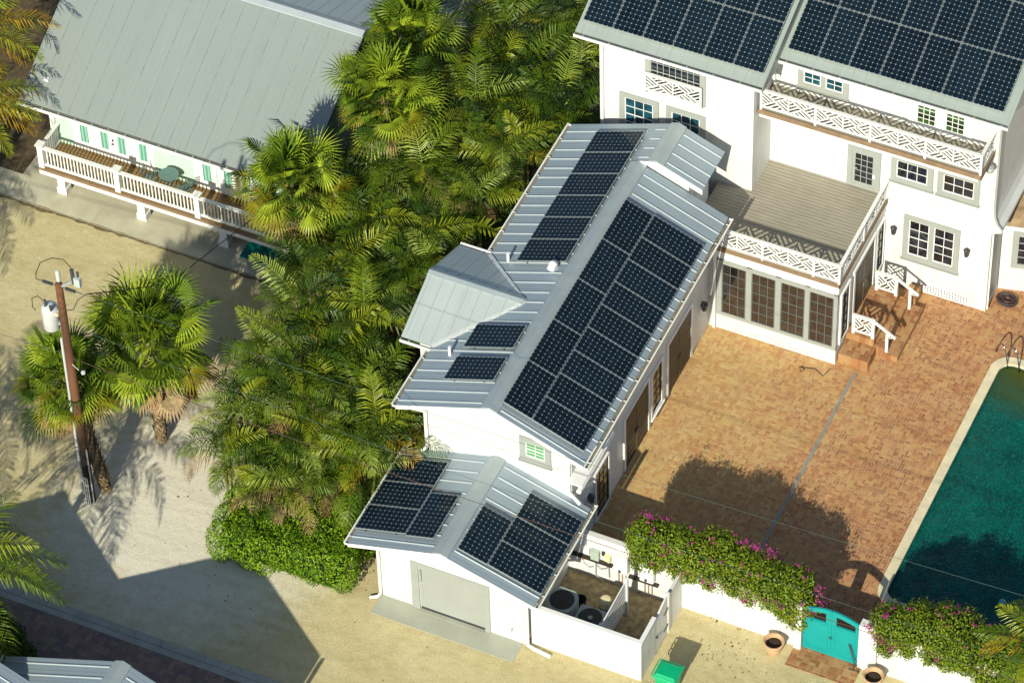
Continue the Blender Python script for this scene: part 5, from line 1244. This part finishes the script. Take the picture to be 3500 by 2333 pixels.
def put_sabal(x, y, z, k, s_, lab, rot=0, tx=0, ty=0):
    t = thing('fan_palm', lab, 'palm tree', (x + tx, y + ty, 0), 'fan palms')
    for nm, me in (('crown', SAB[k][0]), ('dead_fronds', SAB[k][1])):
        c = bpy.data.objects.new(nm, me); COL.objects.link(c); c.parent = t; c.location = (-tx, -ty, z); c.rotation_euler = (0, 0, rot); c.scale = (s_,) * 3
    R.seed(int(x * 100) & 255)
    MB().tube([(x + tx, y + ty, -.1), (x + tx * .55, y + ty * .55, z * .45), (x, y, z)], [.2, .17, .16], 12).build('trunk', M['bark'], t)
    bt = MB(); zz = .15
    while zz < z - .6:
        for q in range(5):
            a = q * 2 * math.pi / 5 + zz * 2.2; d = V3(math.cos(a), math.sin(a), 0); s2 = V3(-d.y, d.x, 0) * .085
            o_ = V3(x + tx * (1 - zz / z), y + ty * (1 - zz / z), 0); b = o_ + V3(0, 0, zz) + d * .165; tp = o_ + V3(0, 0, zz + .24) + d * .25
            bt.face([b - s2, b + s2, tp + s2 * .35, tp - s2 * .35]); bt.face([b + s2, b - s2, o_ + V3(0, 0, zz + .2) + d * .16])
        zz += .13
    bt.build('leaf_boots', M['boot'], t)
put_sabal(-17.98, 2.75, 4.75, 0, 1.34, 'large fan palm with stubby booted trunk, standing on the shell drive right of the pole', .4)
put_sabal(-19.75, .6, 4.4, 1, 1.05, 'smaller fan palm behind the utility pole with bare leaning trunk', 2.0, 1.15, -.42)
put_sabal(-16.75, 10.15, 5.35, 2, 1.08, 'fan palm overlapping the right end of the neighbour porch', 1.2)
put_sabal(-15.25, 14.2, 6.0, 0, 1.14, 'fan palm in the middle of three beside the neighbour roof edge', 3.3)
put_sabal(-15.7, 17.1, 6.0, 1, 1.14, 'fan palm at the top, beside the neighbour roof ridge', 5.0)
put_sabal(-16.4, 11.7, 4.0, 1, .85, 'short fan palm half hidden at the corner of the neighbour porch', 4.1)

def coconut(seed, nf=22, Ln=3.4, gold=.45):
    R.seed(seed); mb = MB()
    for k in range(nf):
        tt = k / nf; el = rad(80 - 95 * tt + rv(-8, 8)); az = 2.399 * k + rv(-.25, .25)
        mi = R.choice((0, 0, 1, 2)) if R.random() > gold * (0.4 + tt) else R.choice((2, 3, 3))
        frond(mb, (0, 0, 0), az, el, Ln * rv(.85, 1.1), rad(rv(55, 90)), 32, .85, mi, rv(.4, .8), .058, .12)
    return mb.mesh('coconut_crown', AM)
CM = [coconut(41, 20, 3.4, .15), coconut(42, 20, 3.2, .75), coconut(43, 20, 2.8, .2)]
def put_coco(x, y, z, k, lab, rot=0, s_=1, tx=0, ty=0):
    t = thing('coconut_palm', lab, 'palm tree', (x + tx, y + ty, 0), 'coconut palms')
    c = bpy.data.objects.new('crown', CM[k]); COL.objects.link(c); c.parent = t; c.location = (-tx, -ty, z); c.rotation_euler = (0, 0, rot); c.scale = (s_,) * 3
    MB().tube([(x + tx, y + ty, -.1), (x + tx * .6, y + ty * .6, z * .45), (x, y, z)], [.17, .13, .11], 10).build('trunk', M['bark'], t)
put_coco(-18.5, -7.6, 4.9, 0, 'coconut palm reaching in from the lower left edge, above the brick road', .3, .95, -.4, .3)
put_coco(-29.4, 12.3, 5.4, 1, 'golden coconut palm at the top left corner behind the neighbour roof', 1.0, .95)
put_coco(-28.4, 9.6, 4.6, 1, 'golden coconut palm at the left edge beside the porch corner', 3.6, .8, -.5, 0)
put_coco(-27.9, .6, 5.0, 0, 'coconut palm outside the left edge, its shadow on the sand', 2.0, .8)
put_coco(-22.6, -7.2, 5.0, 2, 'second coconut palm outside the left edge near the brick road', 1.1, .9)
put_coco(11.9, 1.9, 5.6, 2, 'green palm with silvery drooping fronds at the lower right edge', .9, .72)

def leaf_cloud(blobs, n, size, mis, seed, flat=.0, inner=.22, zmin=.05):
    """leaf-sized faces spread through overlapping ellipsoids (c, r)"""
    R.seed(seed); mb = MB(); wts = [b[1][0] * b[1][1] + b[1][1] * b[1][2] + b[1][0] * b[1][2] for b in blobs]
    cnt = 0; tries = 0
    while cnt < n and tries < n * 6:
        tries += 1
        c, r = R.choices(blobs, wts)[0]
        d = V3(R.gauss(0, 1), R.gauss(0, 1), R.gauss(0, 1)).normalized()
        q = 1 - abs(R.gauss(0, 1)) * inner
        if R.random() < .06: q = 1 + R.random() * .16
        p = V3(c[0] + d.x * r[0] * q, c[1] + d.y * r[1] * q, c[2] + d.z * r[2] * q)
        if p.z < zmin: continue
        deep = 0
        for c2, r2 in blobs:
            if c2 is c: continue
            if sum(((p[i] - c2[i]) / r2[i]) ** 2 for i in range(3)) < .5: deep = 1; break
        if deep: continue
        nz = noise.noise(p * 1.9)
        nn = (V3(d.x / r[0], d.y / r[1], d.z / r[2]).normalized() + V3(rv(-1, 1), rv(-1, 1), rv(-.4, 1)) * .75).normalized()
        a = nn.cross(V3(rv(-1, 1), rv(-1, 1), rv(-1, 1))).normalized(); b = nn.cross(a); s_ = size * rv(.7, 1.25)
        u = R.random()
        mi = mis[0] if u < .58 + nz * .3 else mis[1] if u < .84 else mis[2]
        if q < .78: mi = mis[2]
        mb.face([p - a * s_, p + b * s_ * .5, p + a * s_, p - b * s_ * .5], mi); cnt += 1
    return mb
# clipped hedge
hedge = thing('hedge', 'bright green clipped hedge at the corner of the sandy drive', 'hedge', (-12.2, .4, 0))
hb_ = []
R.seed(77)
for i in range(9):
    for j in range(5):
        x = -14.0 + i * .5; y = -.55 + j * .62
        hb_.append(((x + rv(-.1, .1) + j * .02, y + rv(-.12, .12) + (i - 4) * .035, .8 + rv(-.1, .12)), (.52, .52, .82 + rv(-.1, .15))))
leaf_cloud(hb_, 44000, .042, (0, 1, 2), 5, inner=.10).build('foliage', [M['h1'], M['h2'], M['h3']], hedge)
ic = MB(); ic.box(-14.0, -10.2, -.55, 2.0, .05, 1.25); ic.build('inner_branches', M['h3'], hedge)  # solid dark green box added behind the leaves to block see-through
shr = thing('shrub', 'dark green shrub at the road edge in the lower left corner', 'shrub', (-18.2, -6.7, 0))
leaf_cloud([((-18.6, -6.5, .4), (.8, .6, .5)), ((-17.9, -6.9, .35), (.7, .5, .45)), ((-19.4, -6.2, .4), (.8, .6, .5))], 5000, .06, (0, 2, 2), 8, inner=.2).build('foliage', [M['h3'], M['h2'], M['b3']], shr)
MB().tube([(-18.3, -6.7, 0), (-18.3, -6.7, .5)], [.04, .03], 6).build('stem', M['bark'], shr)
# bougainvillea
def boug(name, lab, xs, seed, loc, n=34000):
    t = thing(name, lab, 'bougainvillea', loc, 'bougainvilleas on the garden wall')
    R.seed(seed); bl = []
    for x, zt, y0 in xs:
        for q in range(3):
            bl.append(((x + rv(-.2, .2), y0 + rv(-.3, .35), zt - .62 + rv(-.2, .1)), (.5 + rv(-.05, .15), .62 + rv(0, .15), .58 + rv(0, .12))))
        bl.append(((x + rv(-.15, .15), y0 - .25, zt - 1.25 + rv(-.2, .15)), (.42, .40, .5)))
        bl.append(((x + rv(-.15, .15), y0 + .35, zt - 1.0), (.45, .45, .6)))
    leaf_cloud(bl, n, .05, (0, 1, 2), seed, inner=.3, zmin=.5).build('foliage', [M['b1'], M['b2'], M['b3']], t)
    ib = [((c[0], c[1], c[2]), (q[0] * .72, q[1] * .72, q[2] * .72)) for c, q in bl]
    leaf_cloud(ib, 7000, .10, (2, 2, 2), seed + 9, inner=.5, zmin=.5).build('inner_foliage', [M['b1'], M['b2'], M['b3']], t)  # larger deep leaves added inside to block light and fill the vine's shadow
    wd = MB()
    for x, zt, y0 in xs[::2]: wd.tube([(x, 3.55, 0), (x + rv(-.2, .2), 3.55, 1.2), (x + rv(-.3, .3), y0, zt - .6)], [.05, .04, .02], 6)
    wd.build('stem', M['bark'], t)
    return t, bl
def flowers(t, cl, seed):
    R.seed(seed); mb = MB()
    for (c, rr, n) in cl:
        for k in range(n):
            p = V3(*c) + V3(R.gauss(0, 1), R.gauss(0, 1), R.gauss(0, 1)) * rr * .55
            a = V3(rv(-1, 1), rv(-1, 1), rv(-1, 1)).normalized(); b = a.cross(V3(rv(-1, 1), rv(-1, 1), 1)).normalized(); s_ = .026
            mb.face([p - a * s_, p + b * s_ * .8, p + a * s_, p - b * s_ * .8])
    mb.build('flowers', M['mag'], t)['kind'] = 'stuff'
X1 = [(-1.45, 2.95, 3.45), (-.8, 3.05, 3.5), (-.2, 3.0, 3.55), (.4, 3.05, 3.55), (1.0, 3.05, 3.6), (1.6, 2.95, 3.6), (2.2, 2.9, 3.6), (2.8, 2.85, 3.6), (3.3, 2.72, 3.55), (3.6, 2.5, 3.55)]
t1_, b1_ = boug('bougainvillea', 'long flowering bougainvillea over the wall left of the turquoise gate', X1, 61, (1, 3.55, 0))
X2 = [(6.75, 2.75, 3.55), (7.4, 3.0, 3.6), (8.0, 3.0, 3.6), (8.6, 2.95, 3.6), (9.2, 2.9, 3.55), (9.8, 2.9, 3.55), (10.4, 2.9, 3.5), (11.0, 2.9, 3.5), (11.6, 2.85, 3.5)]
t2_, b2_ = boug('bougainvillea', 'bougainvillea hedge along the wall right of the turquoise gate', X2, 62, (9, 3.55, 0))
R.seed(99)
def near_surf(bl, n, big):
    """spray positions on the outer skin of the vine, spread along its length"""
    o = []; tries = 0
    while len(o) < n and tries < n * 60:
        tries += 1
        c, r = R.choice(bl); d = V3(R.gauss(0, 1), R.gauss(-.25, 1), abs(R.gauss(.1, 1))).normalized()
        p = (c[0] + d.x * r[0] * 1.03, c[1] + d.y * r[1] * 1.03, c[2] + d.z * r[2] * 1.03)
        if any(sum(((p[i] - c2[i]) / r2[i]) ** 2 for i in range(3)) < .96 for c2, r2 in bl): continue
        if noise.noise(V3(*p) * 1.3) < -.08: continue
        o.append((p, rv(.04, .11) * big, int(15 * big)))
    return o
flowers(t1_, near_surf(b1_, 85, .75) + [((-1.3, 3.6, 3.32), .14, 40), ((4.35, 3.55, 2.55), .2, 60), ((4.45, 3.4, 2.2), .17, 50), ((2.0, 4.0, 3.0), .17, 40), ((2.5, 4.0, 2.95), .2, 55), ((1.75, 3.9, 3.15), .14, 36)], 71)
flowers(t2_, near_surf(b2_, 36, .75) + [((6.15, 2.95, 2.35), .16, 60), ((6.4, 3.0, 1.95), .2, 70), ((6.6, 3.3, 2.75), .14, 50), ((7.0, 2.75, 2.0), .15, 50)], 72)
# leaf clutter: dark seaweed and leaves on the sand, counted as loose litter
R.seed(123); lt = MB()
for cx, cy, n, sp in ((-18.4, .55, 10, .3), (-17.5, .8, 8, .5), (-16.4, 1.1, 4, .3), (-12, -3.8, 10, .9), (-9.9, .5, 14, .3), (-9.9, -.7, 10, .6), (-7, -2, 12, 2.5), (-2, -1.5, 14, 2.5), (1.8, 2.2, 36, .7), (2.8, 2.0, 20, .6), (-14, -1.3, 10, .6), (-16, -1, 10, 1.5), (-21, 3, 16, 3.0), (-23, 7, 14, 2.5), (1.2, 2.6, 20, .6), (0, 10, 8, 3)):
    for _ in range(n):
        p = V3(cx + R.gauss(0, sp), cy + R.gauss(0, sp), .022); a = rv(0, 6.28); l_ = rv(.012, .042); u = V3(math.cos(a), math.sin(a), 0) * l_; v_ = V3(-u.y, u.x, 0) * rv(.3, .7)
        lt.face([p - u, p - v_ + V3(0, 0, .01), p + u, p + v_ + V3(0, 0, .015)], R.choice((0, 0, 1)))
lt = lt.build('leaf_litter', [plain('dark_litter', (.05, .035, .02), .9, .3), plain('red_leaf', (.20, .055, .02), .8, .3)]); tag(lt, 'scattered dry leaves and dark bits lying on the sand', 'leaf litter', kind='stuff')
